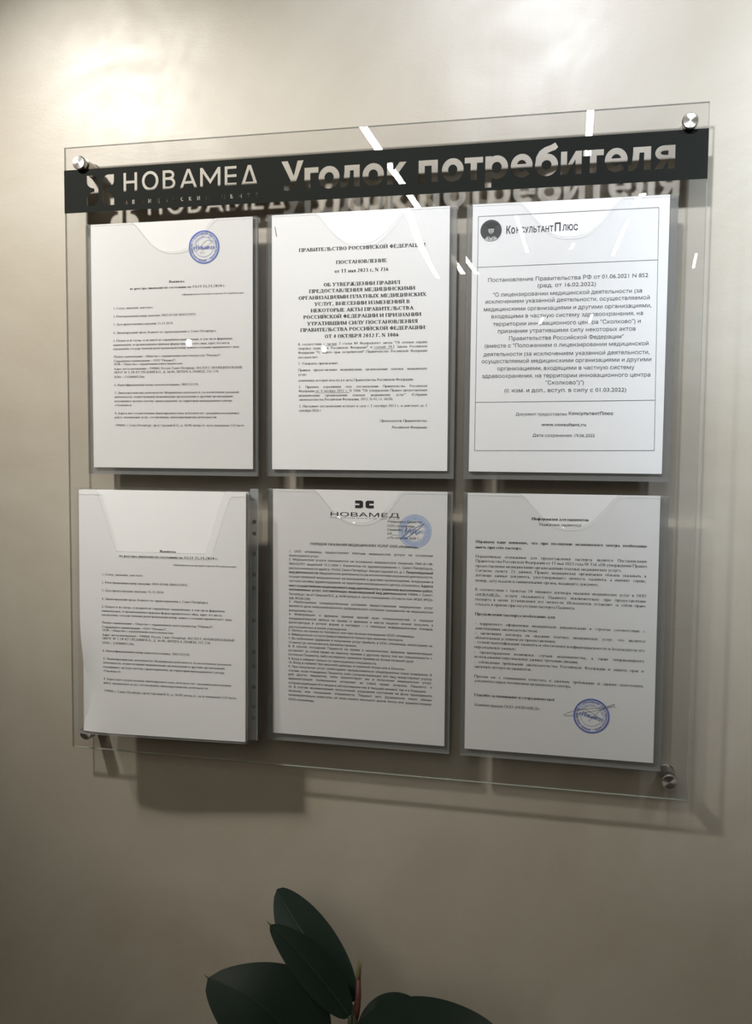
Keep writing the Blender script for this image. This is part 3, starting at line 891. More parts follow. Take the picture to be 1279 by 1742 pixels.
def logo_word(b0, ch, dx=0.0):
    w = 3.4
    S = cut.append
    S(rect(-297.2,b0,-293.8,ch)); S(rect(-282.6,b0,-279.2,ch)); S(rect(-294,(b0+ch)/2-1.6,-282.4,(b0+ch)/2+1.6))
    ring_cut(-262.0,(b0+ch)/2,10.8,(ch-b0)/2+.4,w)
    m = b0 + (ch-b0)*.52
    S(rect(-245.6,b0,-242.2,ch))
    S(geo_round(-237.6,(m-.6+ch)/2,7.2,(ch-m+.6)/2,3.2,-90,90,20)); S(geo_round(-237.2,(b0+m+2.5)/2,8.0,(m+2.5-b0)/2,3.2,-90,90,20))
    for y in (b0, m-.6, ch-3.1): S(rect(-242.4,y,-237.0,y+3.1))
    S([(-223.4,b0),(-219.8,b0),(-212.3,ch-3.6),(-204.6,b0),(-201.0,b0),(-210.4,ch),(-214.1,ch)]); S(rect(-218.4,b0+5.2,-206.2,b0+8.2))
    S(rect(-197.2,b0,-193.8,ch)); S(rect(-174.8,b0,-171.4,ch)); S([(-194,ch),(-184.3,b0+8.5),(-184.3,b0+3.2),(-194,ch-5.8)]); S([(-174.6,ch),(-184.3,b0+8.5),(-184.3,b0+3.2),(-174.6,ch-5.8)])
    S(rect(-166.0,b0,-162.6,ch))
    for y in (b0, (b0+ch)/2-1.5, ch-3.1): S(rect(-162.8,y,-151.2,y+3.1))
    S([(-145.0,b0),(-141.2,b0),(-134.8,ch-3.8),(-133.2,ch),(-137.0,ch)]); S([(-125.0,b0),(-128.8,b0),(-135.2,ch-3.8),(-136.4,ch),(-133.0,ch)]); S(rect(-142.6,b0,-127.4,b0+3.1))
logo_word(319.6, 342.0)
def leaves_outline(x0, x1, y0, y1):
    """left half of the four-leaf mark in a unit box, as two outlines (left and mirrored right)"""
    L = [(0,1)] + arc_pts(.45,.77,.55,.23,90,0,10) + arc_pts(.45,.23,.55,.23,0,-90,10) + [(0,0)]
    L += arc_pts(.60,.20,.60,.26,180,90,10) + [(.655,.475),(.655,.555)] + arc_pts(.60,.80,.60,.22,270,180,10)
    L = [(x*.425, y) for x, y in L]
    f = lambda p: (x0 + p[0]*(x1-x0), y0 + p[1]*(y1-y0))
    return [f(p) for p in L], [f((1-p[0], p[1])) for p in L]
for q in leaves_outline(-346.5, -310.0, 304.8, 341.4): cut.append(q)
def thin_letters():
    """the small spaced second line under the name"""
    y0, y1, w = 304.7, 309.4, .9
    xs = -296.4
    text = 'МЕДИЦИНСКИЙ ЦЕНТР'
    step = (296.4-123.6-3.4) / (len(text)-1)
    R = lambda a, b, c, d: cut.append(rect(xs+a, y0+b, xs+c, y0+d))
    h, u = y1-y0, 3.6
    for k, ch in enumerate(text):
        xs = -296.4 + k*step
        if ch == ' ': continue
        if ch in 'МИЦНКЕРЙ': R(0, 0, w, h)
        if ch in 'МИЦНЙ': R(u-w, 0, u, h)
        if ch == 'М':
            for s in (0, 1): cut.append([(xs+(w if not s else u-w), y1), (xs+u/2, y0+1.9), (xs+u/2, y0+.7), (xs+(w if not s else u-w), y1-1.3)])
        if ch in 'ИЙ': cut.append([(xs+w, y0), (xs+u-w, y1-1.2), (xs+u-w, y1), (xs+w, y0+1.2)])
        if ch == 'Й': R(1.0, h+.7, u-1.0, h+1.3)
        if ch == 'Е':
            for b in (0, h/2-w/2, h-w): R(w, b, u-.4, b+w)
        if ch == 'Ц': R(w, 0, u+.7, w); R(u, -1.0, u+.7, .1)
        if ch == 'Н': R(w, h/2-w/2, u-w, h/2+w/2)
        if ch == 'К':
            cut.append([(xs+w,y0+1.9),(xs+u-1,y1),(xs+u,y1),(xs+w+.9,y0+2.2),(xs+u,y0),(xs+u-1.1,y0)])
        if ch == 'С': cut.append(geo_round(xs+u/2+.2, (y0+y1)/2, u/2+.2, h/2, w, 45, 315, 14))
        if ch == 'Д': cut.append(bar(xs+.3, y0, xs+u/2, y1, w)); cut.append(bar(xs+u-.3, y0, xs+u/2, y1, w)); R(.4, 0, u-.4, w)
        if ch == 'Т': R(0, h-w, u, h); R(u/2-w/2, 0, u/2+w/2, h-w)
        if ch == 'Р': cut.append(geo_round(xs+1.6, y1-1.45, 1.7, 1.45, w, -90, 90, 10)); R(w, h-w, 1.7, h); R(w, h-2.9, 1.7, h-2.9+w)
thin_letters()
def header_band():
    x0, x1, y0, y1 = -377.4, 377.4, 297.4, 349.5
    vs, faces = [], []
    for p in [rect(x0, y0, x1, y1)] + cut:
        b = len(vs)
        area = sum(p[i][0]*p[(i+1)%len(p)][1] - p[(i+1)%len(p)][0]*p[i][1] for i in range(len(p)))
        q = p if area > 0 else p[::-1]
        vs += [Vector(t) for t in q]
        faces.append(list(range(b, b+len(p))))
    ov, oe, of, _, _, origin = delaunay_2d_cdt(vs, [], faces, 1, 1e-4, True)
    keep = [f for f, o in zip(of, origin) if list(o) == [0]]
    p = MB()
    y = -0.00035
    p.add([(v.x/1000, y, wz(v.y/1000)) for v in ov], keep)
    o = p.build('header_band', M['film'], board)
    o['label'] = 'charcoal header band with the lettering cut out clear'
    return o
header_band()

# --- pockets on the board: frosted back strip and a clear front sheet with a thumb cut
def bell(u, depth):
    return depth * (1 - min(1, abs(u))**2.6)**1.6
def pocket(cx, cz, cutx, cutw, cutd, bow, warp=0.0, ins=(.0085, .0095, .0085)):
    """cx, cz: middle of its A4 sheet; bow, warp: how the front sheet bends away from the board"""
    x0, x1 = cx-.105-ins[0], cx+.105+ins[1]
    z0, z1 = cz-.1485-ins[2], cz+.1485
    pk = MB()
    yb = -.0006
    pk.box((x0, yb-.0004, wz(z0)), (x1, yb, wz(z1)))
    back = pk.build('pocket', M['pet_back'], board)
    fs = MB()
    nu, nv = 64, 26
    def top(x): return z1 - (bell((x-cutx)/cutw, cutd) if abs(x-cutx) < cutw else 0)
    def yy(u, t):
        s = math.sin(PI*u) if 0 < u < 1 else 0
        return -.0062 - bow*s*math.sin(PI*min(1, t*.9)) + warp*math.exp(-((t-.80)/.14)**2)*(u-.85)*.22
    def fn(u, v):
        x = x0 + (x1-x0)*u
        z = z0 + (top(x)-z0)*v
        t = (z-z0)/(z1-z0)
        return (x, yy(u, t), wz(z))
    fs.grid(fn, nu, nv)
    fs.cur = 1
    th = .0006
    for i in range(nu):                      # cut edge along the top, and the welded rim round the other sides
        a, b = fn(i/nu, 1), fn((i+1)/nu, 1)
        fs.add([a, b, (b[0], b[1]-.0002, b[2]-th), (a[0], a[1]-.0002, a[2]-th)], [(0,1,2,3)])
    for (ua, va, ub, vb) in ((0,0,1,0), (0,0,0,1), (1,0,1,1)):
        for k in range(12):
            a = fn(ua+(ub-ua)*k/12, va+(vb-va)*k/12); b = fn(ua+(ub-ua)*(k+1)/12, va+(vb-va)*(k+1)/12)
            fs.add([a, b, (b[0], yb-.0004, b[2]), (a[0], yb-.0004, a[2])], [(0,1,2,3)])
    o = fs.build('front_sheet', [M['pet'], M['pet_edge']], back, True)
    return back
pocket(-.2343, .1325, -.2300, .054, .037, .0008, ins=(.0065, .0060, .0085))
pocket(.0001, .1331, .0010, .055, .038, .0008, warp=.010, ins=(.0065, .0075, .0085))
pocket(.2349, .1333, .2370, .056, .040, .0008, ins=(.0065, .0085, .0085))
pocket(.0012, -.1874, .0010, .054, .038, .0006, ins=(.0065, .0060, .0080))
pocket(.2349, -.1877, .2420, .054, .037, .0006, ins=(.0058, .0080, .0078))
# deep pocket, lower left: a clear box that holds the thick file
DP = dict(c=(-.2325, -.0371, -.1911), rz=.0557, rx=-.0125)
def deep_pocket():
    R = Matrix.Rotation(DP['rz'], 3, 'Z') @ Matrix.Rotation(DP['rx'], 3, 'X')
    c = Vector(DP['c'])
    def P(x, z, y=-.0035):                  # on the tilted front, in the board's own coordinates
        q = R @ Vector((x, y, z)) + c
        return Vector((q.x, q.y-.004, wz(q.z)))
    x0, x1, z0, z1 = -.1085, .1075, -.1495, .1500
    bk = MB().box((c.x+x0-.004, -.0010, wz(c.z+z0)), (c.x+x1+.006, -.0006, wz(c.z+z1-.004))).build('pocket', M['pet'], board)
    fr = MB()
    nu, nv = 60, 20
    xm, wt, wb, dp = .001, .080, .056, .0745
    def top(x):
        d = abs(x-xm-.0)
        if d >= wt: return z1
        if d <= wb: return z1-dp
        s = (wt-d)/(wt-wb)
        return z1 - dp*min(1, s*1.0)
    xs = sorted(set([x0+(x1-x0)*i/nu for i in range(nu+1)] + [xm-wt, xm-wb, xm+wb]))
    xs = [x for x in xs if x0 <= x <= x1]
    nu = len(xs)-1
    fn = lambda u, v: P(xs[round(u*nu)], z0 + (top(xs[round(u*nu)])-z0)*v)
    fr.grid(fn, nu, nv)
    fr.cur = 1
    for i in range(nu):
        a, b = fn(i/nu, 1), fn((i+1)/nu, 1)
        d = Vector((0, -.0002, -.0007))
        fr.add([a, b, b+d, a+d], [(0,1,2,3)])
    fr.build('front_sheet', [M['pet'], M['pet_edge']], bk)
    for nm, pts in (('side_sheet', [P(x0,z0),P(x0,z1),Vector((c.x+x0-.004,-.001,wz(c.z+z1))),Vector((c.x+x0-.004,-.001,wz(c.z+z0)))]),
                    ('side_sheet', [P(x1,z0),P(x1,z1),Vector((c.x+x1+.006,-.001,wz(c.z+z1))),Vector((c.x+x1+.006,-.001,wz(c.z+z0)))]),
                    ('base_sheet', [P(x0,z0),P(x1,z0),Vector((c.x+x1+.006,-.001,wz(c.z+z0))),Vector((c.x+x0-.004,-.001,wz(c.z+z0)))])):
        MB().add(pts, [(0,1,2,3)]).build(nm, M['pet'], bk)
deep_pocket()

# ------------------------------------------------------------------ standoffs
def standoff(x, z, label):
    r = thing('standoff', label, 'standoff', (x, YW, ZB+z), group='steel standoffs at the board corners')
    d = YW - .008
    b = MB().lathe([(0, .0088), (-.002, .0088), (-.0025, .0078), (-d+.0025, .0078), (-d+.002, .0084), (-d, .0084)], 40, 'y').build('barrel', M['steel'], r)
    smooth_by_angle(b)
    t = YW - .004
    sc_ = MB().lathe([(-d+.001, .0035), (-t-.0012, .0035)], 20, 'y').build('screw', M['steel'], r)
    cap = MB().lathe([(0, .0080), (-.0012, .0084), (-.0060, .0084), (-.0072, .0074), (-.0073, .0004)], 48, 'y').build('cap', M['disc'], r)
    cap.location = (0, -t, 0)
    smooth_by_angle(cap, 30)
standoff(-.3537, .3560, 'steel standoff at the top left corner of the notice board')
standoff(.3579, .3565, 'steel standoff at the top right corner of the notice board')
standoff(-.3546, -.3558, 'steel standoff at the bottom left corner, under the thick file')
standoff(.3574, -.3554, 'steel standoff at the bottom right corner of the notice board')

# ------------------------------------------------------------------ documents
EPS = .00025
def flat(x, z): return 0.0, 0.0
class Doc:
    def __init__(self, name, label, cat, cx, cy, cz, rot=(0,0,0), warp=flat, thick=.0005, group='documents in the board pockets', grid=(1,1)):
        self.root = thing(name, label, cat, (cx, cy, ZB+cz-.1485), rot, group)
        self.warp = warp
        s = MB()
        nu, nv = grid
        f = lambda u, v: self.p(u*210, 297-v*297, 0)
        s.grid(f, nu, nv)
        b = lambda u, v: Vector(self.p(u*210, 297-v*297, 0)) + Vector((0, thick, 0))
        m = len(s.v)
        s.add([b(i/nu, j/nv) for j in range(nv+1) for i in range(nu+1)],
              [(j*(nu+1)+i, (j+1)*(nu+1)+i, (j+1)*(nu+1)+i+1, j*(nu+1)+i+1) for j in range(nv) for i in range(nu)])
        for (a, c) in (((0,0),(1,0)), ((1,0),(1,1)), ((1,1),(0,1)), ((0,1),(0,0))):
            n = nv if a[0] == c[0] else nu
            for k in range(n):
                u0, v0 = a[0]+(c[0]-a[0])*k/n, a[1]+(c[1]-a[1])*k/n
                u1, v1 = a[0]+(c[0]-a[0])*(k+1)/n, a[1]+(c[1]-a[1])*(k+1)/n
                s.add([f(u0,v0), b(u0,v0), b(u1,v1), f(u1,v1)], [(0,1,2,3)])
        self.sheet = s.build('sheet', M['thin_paper' if thick < .001 and name == 'document' else 'paper'], self.root, grid != (1,1))
        if grid != (1,1): smooth_by_angle(self.sheet)
    def p(self, x, y, lift=1.0):
        """millimetres on the sheet (from its top left) to the document's own space"""
        X, Z = (x-105)/1000, (297-y)/1000
        dx, dy = self.warp(X, Z)
        return (X+dx, dy - EPS*lift, Z)
    def text(self, rows, name='printed_text', font=serif_glyph, em=4.0, emb=None, ems=None, hs=1.0, mat='ink', pick=None):
        mb = MB()
        # letter width of the justified lines: the same as in the ragged ones
        ratio = sorted((x1-x0)/((sum(word_shape(w.lstrip('*'), font, False)[2] for w in t.split(' ')) + .26*t.count(' '))*em)
                       for (x0, x1, y, st, t) in rows if st == '' and len(t) > 24)
        hs = hs * (ratio[len(ratio)//2] if ratio else 1.0)
        for (x0, x1, y, st, t) in rows:
            if pick and not pick(st): continue
            e = emb if ('B' in st and emb) else (ems if ('s' in st and ems) else em)
            set_line(mb, x0, x1, y, t, font, e, 'j' in st, 'b' in st or 'B' in st, 'i' in st, hs, self.p)
        return mb.build(name, M[mat], self.root)
    def stamp(self, cx, cy, r, tilt=0.0, pen=True):
        mb = MB()
        to = lambda x, y: self.p(x, y, 1.4)
        ring2d(mb, cx, cy, r, r-1.5, to)
        for k in range(60):
            a = 2*PI*k/60
            stroke2d(mb, [(cx+(r-1.4)*math.cos(a), cy+(r-1.4)*math.sin(a)), (cx+(r-2.2)*math.cos(a), cy+(r-2.2)*math.sin(a))], .7, to)
        ring2d(mb, cx, cy, r*.60, r*.60-.35, to, 20+tilt, 160+tilt, 24); ring2d(mb, cx, cy, r*.60, r*.60-.35, to, 200+tilt, 340+tilt, 24)
        ring_text(mb, cx, cy, r*.755, 'ОБЩЕСТВО С ОГРАНИЧЕННОЙ ОТВЕТСТВЕННОСТЬЮ', -118+tilt, 118+tilt, r*.15, sans_glyph, True, to)
        ring_text(mb, cx, cy, r*.625, 'ОГРН 1247800015766 * ИНН 7801732739', -112+tilt, 112+tilt, r*.11, sans_glyph, False, to)
        ring_text(mb, cx, cy, r*.86, 'САНКТ-ПЕТЕРБУРГ * РОССИЯ', 238+tilt, 122+tilt, r*.15, sans_glyph, True, to, True)
        ct, st = math.cos(math.radians(tilt)), math.sin(math.radians(tilt))
        def mid(x, y):
            dx, dy = x-cx, y-cy
            return to(cx+dx*ct-dy*st, cy+dx*st+dy*ct)
        set_line(mb, cx-r*.68, cx+r*.68, cy+r*.13, '«Новамед»', serif_glyph, r*.40, False, True, False, 1, mid)
        o = mb.build('stamp', M['blue_ink'], self.root)
        o['label'] = 'round blue ink stamp'
        return o
    def pen(self, strokes, w, mat='pen'):
        mb = MB()
        for s in strokes: stroke2d(mb, s, w, lambda x, y: self.p(x, y, 2.0))
        return mb.build('signature', M[mat], self.root)
def curve2(pts, n=10):
    """smooth path through a few points (Catmull-Rom)"""
    out = []
    for i in range(len(pts)-1):
        p0, p1, p2, p3 = pts[max(i-1,0)], pts[i], pts[i+1], pts[min(i+2,len(pts)-1)]
        for k in range(n):
            t = k/n
            out.append(tuple(.5*((2*p1[j]) + (-p0[j]+p2[j])*t + (2*p0[j]-5*p1[j]+4*p2[j]-p3[j])*t*t + (-p0[j]+3*p1[j]-3*p2[j]+p3[j])*t**3) for j in (0,1)))
    return out + [pts[-1]]

YD = -.0002                                 # where the sheets lie, just in front of the pocket backs
def wav(a, ph):                             # the slight waviness of a sheet that stands in a pocket
    return lambda x, z: (0.0, -a*(0.5+0.5*math.sin(9*z+ph))*math.cos(11*x+ph))
# 1 licence extract with the stamp
d = Doc('document', 'licence extract with round blue stamp near its top, in top left pocket', 'document', -.2343, YD, .1325, (0, -.001, 0), wav(.0006, .4), grid=(20, 28))
d.text(TEXT_1, em=4.0, ems=3.1, mat='ink')
d.stamp(148.8, 32.8, 19.6)
d.pen([curve2([(139,38),(146,30),(153,25),(158,27),(150,34),(144,40),(150,39)])], .35)
# 2 government decree
d = Doc('document', 'government decree with bold centred heading, in top middle pocket', 'document', .0001, YD, .1331, (0, -.0028, 0), wav(.0006, 1.4), thick=.0016, grid=(20, 28))
d.text(TEXT_2, 'heading', em=4.25, emb=6.0, pick=lambda s: 'B' in s)
d.text(TEXT_2, 'printed_text', em=4.25, emb=6.0, hs=.985, pick=lambda s: 'B' not in s)
for (x0, x1, y) in ((65, 79, 152.3), (123, 146, 157.2), (53, 95, 207.0)):
    ul = MB()
    stroke2d(ul, [(x0, y), (x1, y)], .3, d.p)
    ul.build('underline', M['ink'], d.root)
st = MB().tube([d.p(3.6, 13.3, 3), d.p(5.5, 24.2, 3)], .00035, 6).build('staple', M['wire'], d.root)
# 3 boxed resolution
d = Doc('document', 'boxed resolution with grey round emblem and large sans print, in top right pocket', 'document', .2349, YD, .1333, (0, .0002, 0), wav(.0006, 2.2), thick=.0022, grid=(20, 28))
d.text(TEXT_3, font=sans_glyph, em=6.0, mat='grey_ink', pick=lambda s: 's' not in s)
for row in [TEXT_3[-4:-2], TEXT_3[-2:-1], TEXT_3[-1:]]:
    d.text(row, 'footer_line', font=sans_glyph, em=6.0, ems=4.7, mat='grey_ink')
fr = MB()
for (a, b) in (((6.3,13.4),(198.8,12.8)), ((6.3,13.4),(6.2,273.4)), ((198.8,12.8),(201.4,271.6)), ((6.2,273.4),(201.4,271.6)), ((6.3,69),(199.1,67.8)), ((6.3,219),(201.1,217.2))):
    stroke2d(fr, [a, b], .42, d.p)
fr.build('border_line', M['grey_ink'], d.root)
lg = MB()
def disc2(mb, cx, cy, rx, ry, lift, n=28): mb.add([d.p(cx+rx*math.cos(2*PI*k/n), cy+ry*math.sin(2*PI*k/n), lift) for k in range(n)], [tuple(range(n))])
disc2(lg, 20.6, 29.2, 11.8, 11.8, 1)
em_ = lg.build('emblem', M['grey_ink'], d.root)
em_['label'] = 'round grey emblem with a scholar in a square cap'
lg = MB()
disc2(lg, 20.8, 28.6, 3.2, 4.4, 2)                                        # pale face
lg.add([d.p(x, y, 2) for x, y in ((13.2,39.0),(17.4,35.0),(20.6,37.6),(24.0,35.0),(28.2,38.6),(24.4,40.4),(20.6,41.0),(16.6,40.5))], [(0,1,2,7),(2,3,4,5),(2,5,6,7)])   # collar
lg.build('emblem_light', M['pale_ink'], em_)
lg = MB()
lg.add([d.p(x, y, 3) for x, y in ((12.4,22.6),(21.6,19.4),(29.0,22.4),(20.0,25.6))], [(0,1,2,3)])                 # square cap
lg.add([d.p(x, y, 3) for x, y in ((16.4,24.0),(25.0,24.0),(24.6,27.2),(17.0,27.2))], [(0,1,2,3)])
stroke2d(lg, [(13.2,22.8),(13.0,31.0)], .7, lambda x, y: d.p(x, y, 3))
for s in ([(17.4,27.4),(17.0,33.4)], [(24.4,27.4),(24.4,33.2)], [(19.0,29.0),(20.0,29.0)], [(21.8,29.0),(22.8,29.0)], [(20.8,29.4),(20.8,30.9)], [(19.6,31.9),(22.0,31.9)], [(17.2,34.6),(18.8,39.6)], [(24.4,34.6),(22.6,39.6)]):
    stroke2d(lg, s, .6, lambda x, y: d.p(x, y, 3))
lg.build('emblem_dark', M['ink'], em_)
nm = MB()
set_line(nm, 37.0, 47.6, 33.4, 'Ко', sans_glyph, 11.6, False, True, to3d=d.p)
set_line(nm, 48.2, 88.8, 33.1, 'НСУЛЬТАНТ', sans_glyph, 8.6, False, True, to3d=d.p)
set_line(nm, 89.4, 97.4, 32.8, 'П', sans_glyph, 12.2, False, True, to3d=d.p)
set_line(nm, 98.2, 115.1, 32.6, 'ЛЮС', sans_glyph, 8.6, False, True, to3d=d.p)
nm.build('logo_lettering', M['grey_ink'], d.root)
# 5 order of services
d = Doc('document', 'service rules with black logo and pale blue stamp, in bottom middle pocket', 'document', .0012, YD, -.1874, (0, -.0008, 0), wav(.0006, 3.0), grid=(20, 28))
d.text(TEXT_5, font=sans_glyph, em=3.75, hs=.985, mat='ink')
lg = MB()
for (x0, x1, s) in ((101.2, 110.7, 1), (113.8, 123.6, -1)):
    f = lambda u, v: d.p(x0+(x1-x0)*(u if s > 0 else 1-u), 20.9-v*8.9)
    for q in ([(0,1),(.0,.62),(.55,.62),(.55,.60),(1,.5),(1,.85),(.8,1)], [(0,0),(0,.38),(.55,.38),(.55,.40),(1,.5),(1,.15),(.8,0)], [(.55,.62),(1,.5),(.55,.38)]):
        lg.add([f(*t) for t in q], [tuple(range(len(q)))])
set_line(lg, 70.0, 154.8, 30.8, 'НОВАМЕД', sans_glyph, 6.6, False, False, to3d=d.p)
set_line(lg, 70.2, 154.4, 33.2, 'М Е Д И Ц И Н С К И Й   Ц Е Н Т Р', sans_glyph, 1.3, False, False, to3d=d.p)
lg.build('logo', M['ink'], d.root)
sb = MB()
to = lambda x, y: d.p(x, y, .5)
ring2d(sb, 172.6, 46.4, 19.6, 18.0, to); ring2d(sb, 172.6, 46.4, 17.4, 12.6, to); ring2d(sb, 172.6, 46.4, 12.0, 11.4, to)
set_line(sb, 160, 185.4, 48.4, '«Новамед»', serif_glyph, 7.4, False, True, to3d=to)
o = sb.build('stamp', M['pale_blue'], d.root); o['label'] = 'faint pale blue round stamp'
d.pen([curve2([(155.4,56.5),(164,48),(172,43),(183,37.5),(176,44),(166,52),(160,56)]), curve2([(161,47),(163,42),(162,50),(167,43),(168,50),(173,44),(174,50),(179,46)])], .5, 'pen_blue')
# 6 information for patients
d = Doc('document', 'patient notice with blue stamp and pen signature at its foot, in bottom right pocket', 'document', .2349, YD, -.1877, (0, -.0025, 0), wav(.0006, 3.8), grid=(20, 28))
d.text(TEXT_6, em=4.75, hs=.985, mat='ink')
d.stamp(142.3, 248.5, 19.8, 14)
d.pen([curve2([(111.8,249.5),(118,245.6),(128,242.2),(140,240),(169.2,236)]), curve2([(111.8,249.5),(119,249.6),(135,245),(152,240.4),(167,233.6),(160,236),(150,243),(139,255)]), curve2([(128,243),(134,241),(145,246),(156,254)])], .4)

# 4 the thick file in the deep pocket: front page curls away at its left edge
def curl(x, z):
    s = max(0.0, (-.055-x)/.05)
    k = math.exp(-((z-.045)/.050)**2)
    return .004*s*s*k, .011*s*s*k
fl = Doc('document_stack', 'thick stack of white sheets with curled left edge, in bottom left pocket', 'document stack', DP['c'][0], DP['c'][1], DP['c'][2], (DP['rx'], 0, DP['rz']), curl, grid=(42, 40), group='documents in the board pockets')
fl.text(TEXT_1, em=4.0, ems=3.1)
for k in range(7):
    sx, sz = random.uniform(-.0006, .0012), random.uniform(-.0008, .0004)
    kk = max(0.0, 1-k/5)
    s = MB()
    f = lambda u, v: (-.105+.210*u+sx + curl(-.105+.210*u, .297*v)[0]*kk*.7, .0013*(k+1) + curl(-.105+.210*u, .297*v)[1]*kk, .297*v+sz)
    s.grid(f, 24, 24)
    f2 = lambda u, v: (f(u, v)[0], f(u, v)[1]+.0006, f(u, v)[2])
    s.grid(f2, 24, 24)
    for q in range(24):
        for (u0,v0,u1,v1) in ((q/24,0,(q+1)/24,0), (q/24,1,(q+1)/24,1), (0,q/24,0,(q+1)/24), (1,q/24,1,(q+1)/24)):
            s.add([f(u0,v0), f(u1,v1), f2(u1,v1), f2(u0,v0)], [(0,1,2,3)])
    smooth_by_angle(s.build('sheet', M['paper'], fl.root))
sv = thing('punched_sleeve', 'clear punched plastic sleeve behind the thick paper stack', 'plastic sleeve', (DP['c'][0], DP['c'][1], ZB+DP['c'][2]-.1485), (DP['rx'], 0, DP['rz']))
MB().box((-.106, .0118, -.001), (.1065, .0121, .298)).build('back_film', M['pet'], sv)
ps = MB()
ps.box((.1065, .0116, -.001), (.1165, .0122, .301))
strip = ps.build('punched_strip', M['sleeve'], sv)
for k, z in enumerate((.262, .248, .224, .199, .183, .144, .106, .089, .064, .040, .026)):
    MB().lathe([(.0112, .0024), (.0118, .0024)], 16, 'y', (.1118, 0, z)).build('punched_hole', M['hole'], strip)
for k in range(3):
    MB().box((.1055+.0012*k, .0020+.003*k, .001), (.1062+.0012*k, .0024+.003*k, .299-.002*k)).build('film_edge', M['pet_edge'], sv)

# ------------------------------------------------------------------ rubber plant below the board
PX, PY = 0.036, -0.19
plant = thing('rubber_plant', 'dark green rubber plant with broad glossy leaves below the notice board', 'plant', (PX, PY, 0.36))
def lp(p): return Vector(p) - Vector((PX, PY, 0.36))
def leaf(base, tip, width, facing, fold=.25, arch=0.0, curl_tip=0.0, skew=0.0, pointy=True):
    """an oval leaf from base to tip; facing: direction its upper face looks"""
    b, t = lp(base), lp(tip)
    ax = (t-b); L = ax.length; ax.normalize()
    fn = Vector(facing); fn = (fn - ax*fn.dot(ax)).normalized()
    sd = ax.cross(fn).normalized()
    mb = MB()
    nu, nv = 16, 30
    def pos(u, v, off=0.0):
        w = width/2 * (math.sin(PI*min(1, v**.90))**.60)
        if v > .975: w *= .5
        s = (u-.5)*2
        rise = arch*L*4*v*(1-v) - curl_tip*L*max(0, v-.6)**2*4
        return b + ax*(L*v) + sd*(s*w + skew*L*4*v*(1-v)) + fn*(abs(s)**1.3*w*fold + rise + off)
    mb.grid(lambda u, v: pos(u, v), nu, nv)
    th = -.0009
    mb.grid(lambda u, v: pos(u, v, th), nu, nv)
    for j in range(nv):
        for u in (0, 1):
            mb.add([pos(u, j/nv), pos(u, (j+1)/nv), pos(u, (j+1)/nv, th), pos(u, j/nv, th)], [(0,1,2,3)])
    lf = mb.build('leaf', M['leaf'], plant, True)
    r = MB().tube([pos(.5, v/20, .0003) for v in range(0, 20)], [.0011*(1-v/24) for v in range(0, 20)], 6).build('midrib', M['rib'], lf, True)
    if pointy:
        MB().tube([pos(.5, .985), pos(.5, 1.0)+ax*.0015, pos(.5, 1.0)+ax*.0042-fn*.0016], [.0009, .0006, .0002], 6).build('leaf_point', M['stem'], lf, True)
    return lf
node = (.0375, -.160, 1.022)
leaf((.0375,-.148,1.036), (-.0760,-.066,1.1030), .060, (.35,-1,.05), .10, .05, 0, -.01, False)
leaf((.0372,-.168,1.031), (-.0440,-.178,1.1235), .040, (.55,-.75,.42), .34, .02, .05, .02)
leaf((.0120,-.195,.975), (-.0965,-.212,1.0790), .098, (.25,-.8,.75), .20, .06, .10, .10)
leaf((.0445,-.172,1.016), (.1890,-.205,1.062), .064, (-.05,-.80,.60), .16, .03, .06)
leaf((.0430,-.155,1.010), (.1060,-.115,1.018), .046, (.05,-.70,.72), .16, .08, .08)
leaf((.0350,-.185,1.000), (.0020,-.290,1.010), .060, (0,-.2,1), .20, .16, .1)
leaf((.0300,-.185,.93), (-.100,-.27,.95), .075, (0,-.3,1), .2, .15, .1)
leaf((.0400,-.190,.90), (.150,-.28,.91), .075, (0,-.3,1), .2, .15, .1)
leaf((.0380,-.170,.84), (-.06,-.05,.87), .070, (0,-.1,1), .2, .15, .1)
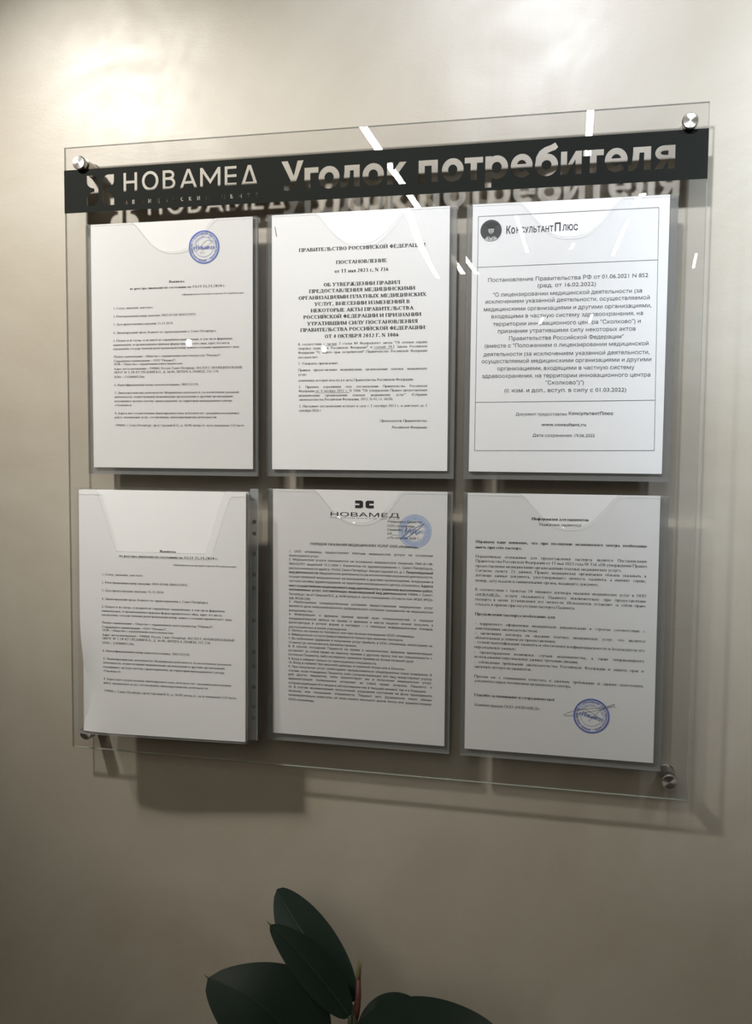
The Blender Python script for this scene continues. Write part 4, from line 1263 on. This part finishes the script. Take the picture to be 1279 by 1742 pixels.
leaf((.0360,-.190,.76), (.120,-.09,.80), .075, (0,-.2,1), .2, .15, .1)
leaf((.0360,-.190,.68), (-.080,-.26,.70), .080, (0,-.2,1), .2, .15, .1)
MB().tube([lp(p) for p in ((.036,-.190,.36),(.034,-.192,.60),(.037,-.184,.85),(.036,-.172,.97),(.0372,-.163,1.012),(.0395,-.160,1.026),(.0408,-.158,1.032))], [.011,.010,.008,.006,.0052,.0046,.0038], 14).build('stem', M['stem'], plant, True)
for a, b in (((.0372,-.163,1.010), (.0360,-.150,1.033)), ((.0365,-.166,1.006), (.0372,-.168,1.033)), ((.037,-.165,1.0), (.0445,-.172,1.020)), ((.037,-.163,1.0), (.0430,-.155,1.018)), ((.0365,-.170,.985), (.0217,-.195,.995))):
    MB().tube([lp(a), lp(a)*.5+lp(b)*.5+Vector((0,0,.002)), lp(b)], [.0026,.0022,.0020], 8).build('petiole', M['stem'], plant, True)
bud = MB().tube([lp(p) for p in ((.0405,-.160,1.026),(.0422,-.158,1.036),(.0430,-.156,1.048),(.0420,-.152,1.062))], [.0040,.0036,.0031,.0024], 10).build('bud_sheath', M['bud_red'], plant, True)
MB().tube([lp(p) for p in ((.0418,-.152,1.060),(.0402,-.147,1.070),(.0396,-.144,1.083))], [.0024,.0020,.0003], 8).build('bud_tip', M['bud_green'], bud, True)
MB().tube([lp(p) for p in ((.0425,-.1535,1.058),(.0432,-.151,1.068),(.0441,-.149,1.0795))], [.0018,.0012,.0003], 8).build('bud_tip', M['bud_red'], bud, True)

pot = thing('planter', 'tall tapered grey planter holding the rubber plant', 'planter', (PX, PY, 0))
w_ = MB().lathe([(0, .10), (.01, .105), (.38, .145), (.40, .146), (.40, .132), (.35, .130)], 56, 'z', cap=False)
w_.add([(.10*math.cos(2*PI*k/56), .10*math.sin(2*PI*k/56), 0) for k in range(56)], [tuple(range(56))[::-1]])
smooth_by_angle(w_.build('pot', M['pot'], pot))
MB().lathe([(.34, .1305), (.362, .128), (.368, .06), (.366, .001)], 40, 'z', cap=False).build('soil', M['soil'], pot, True)
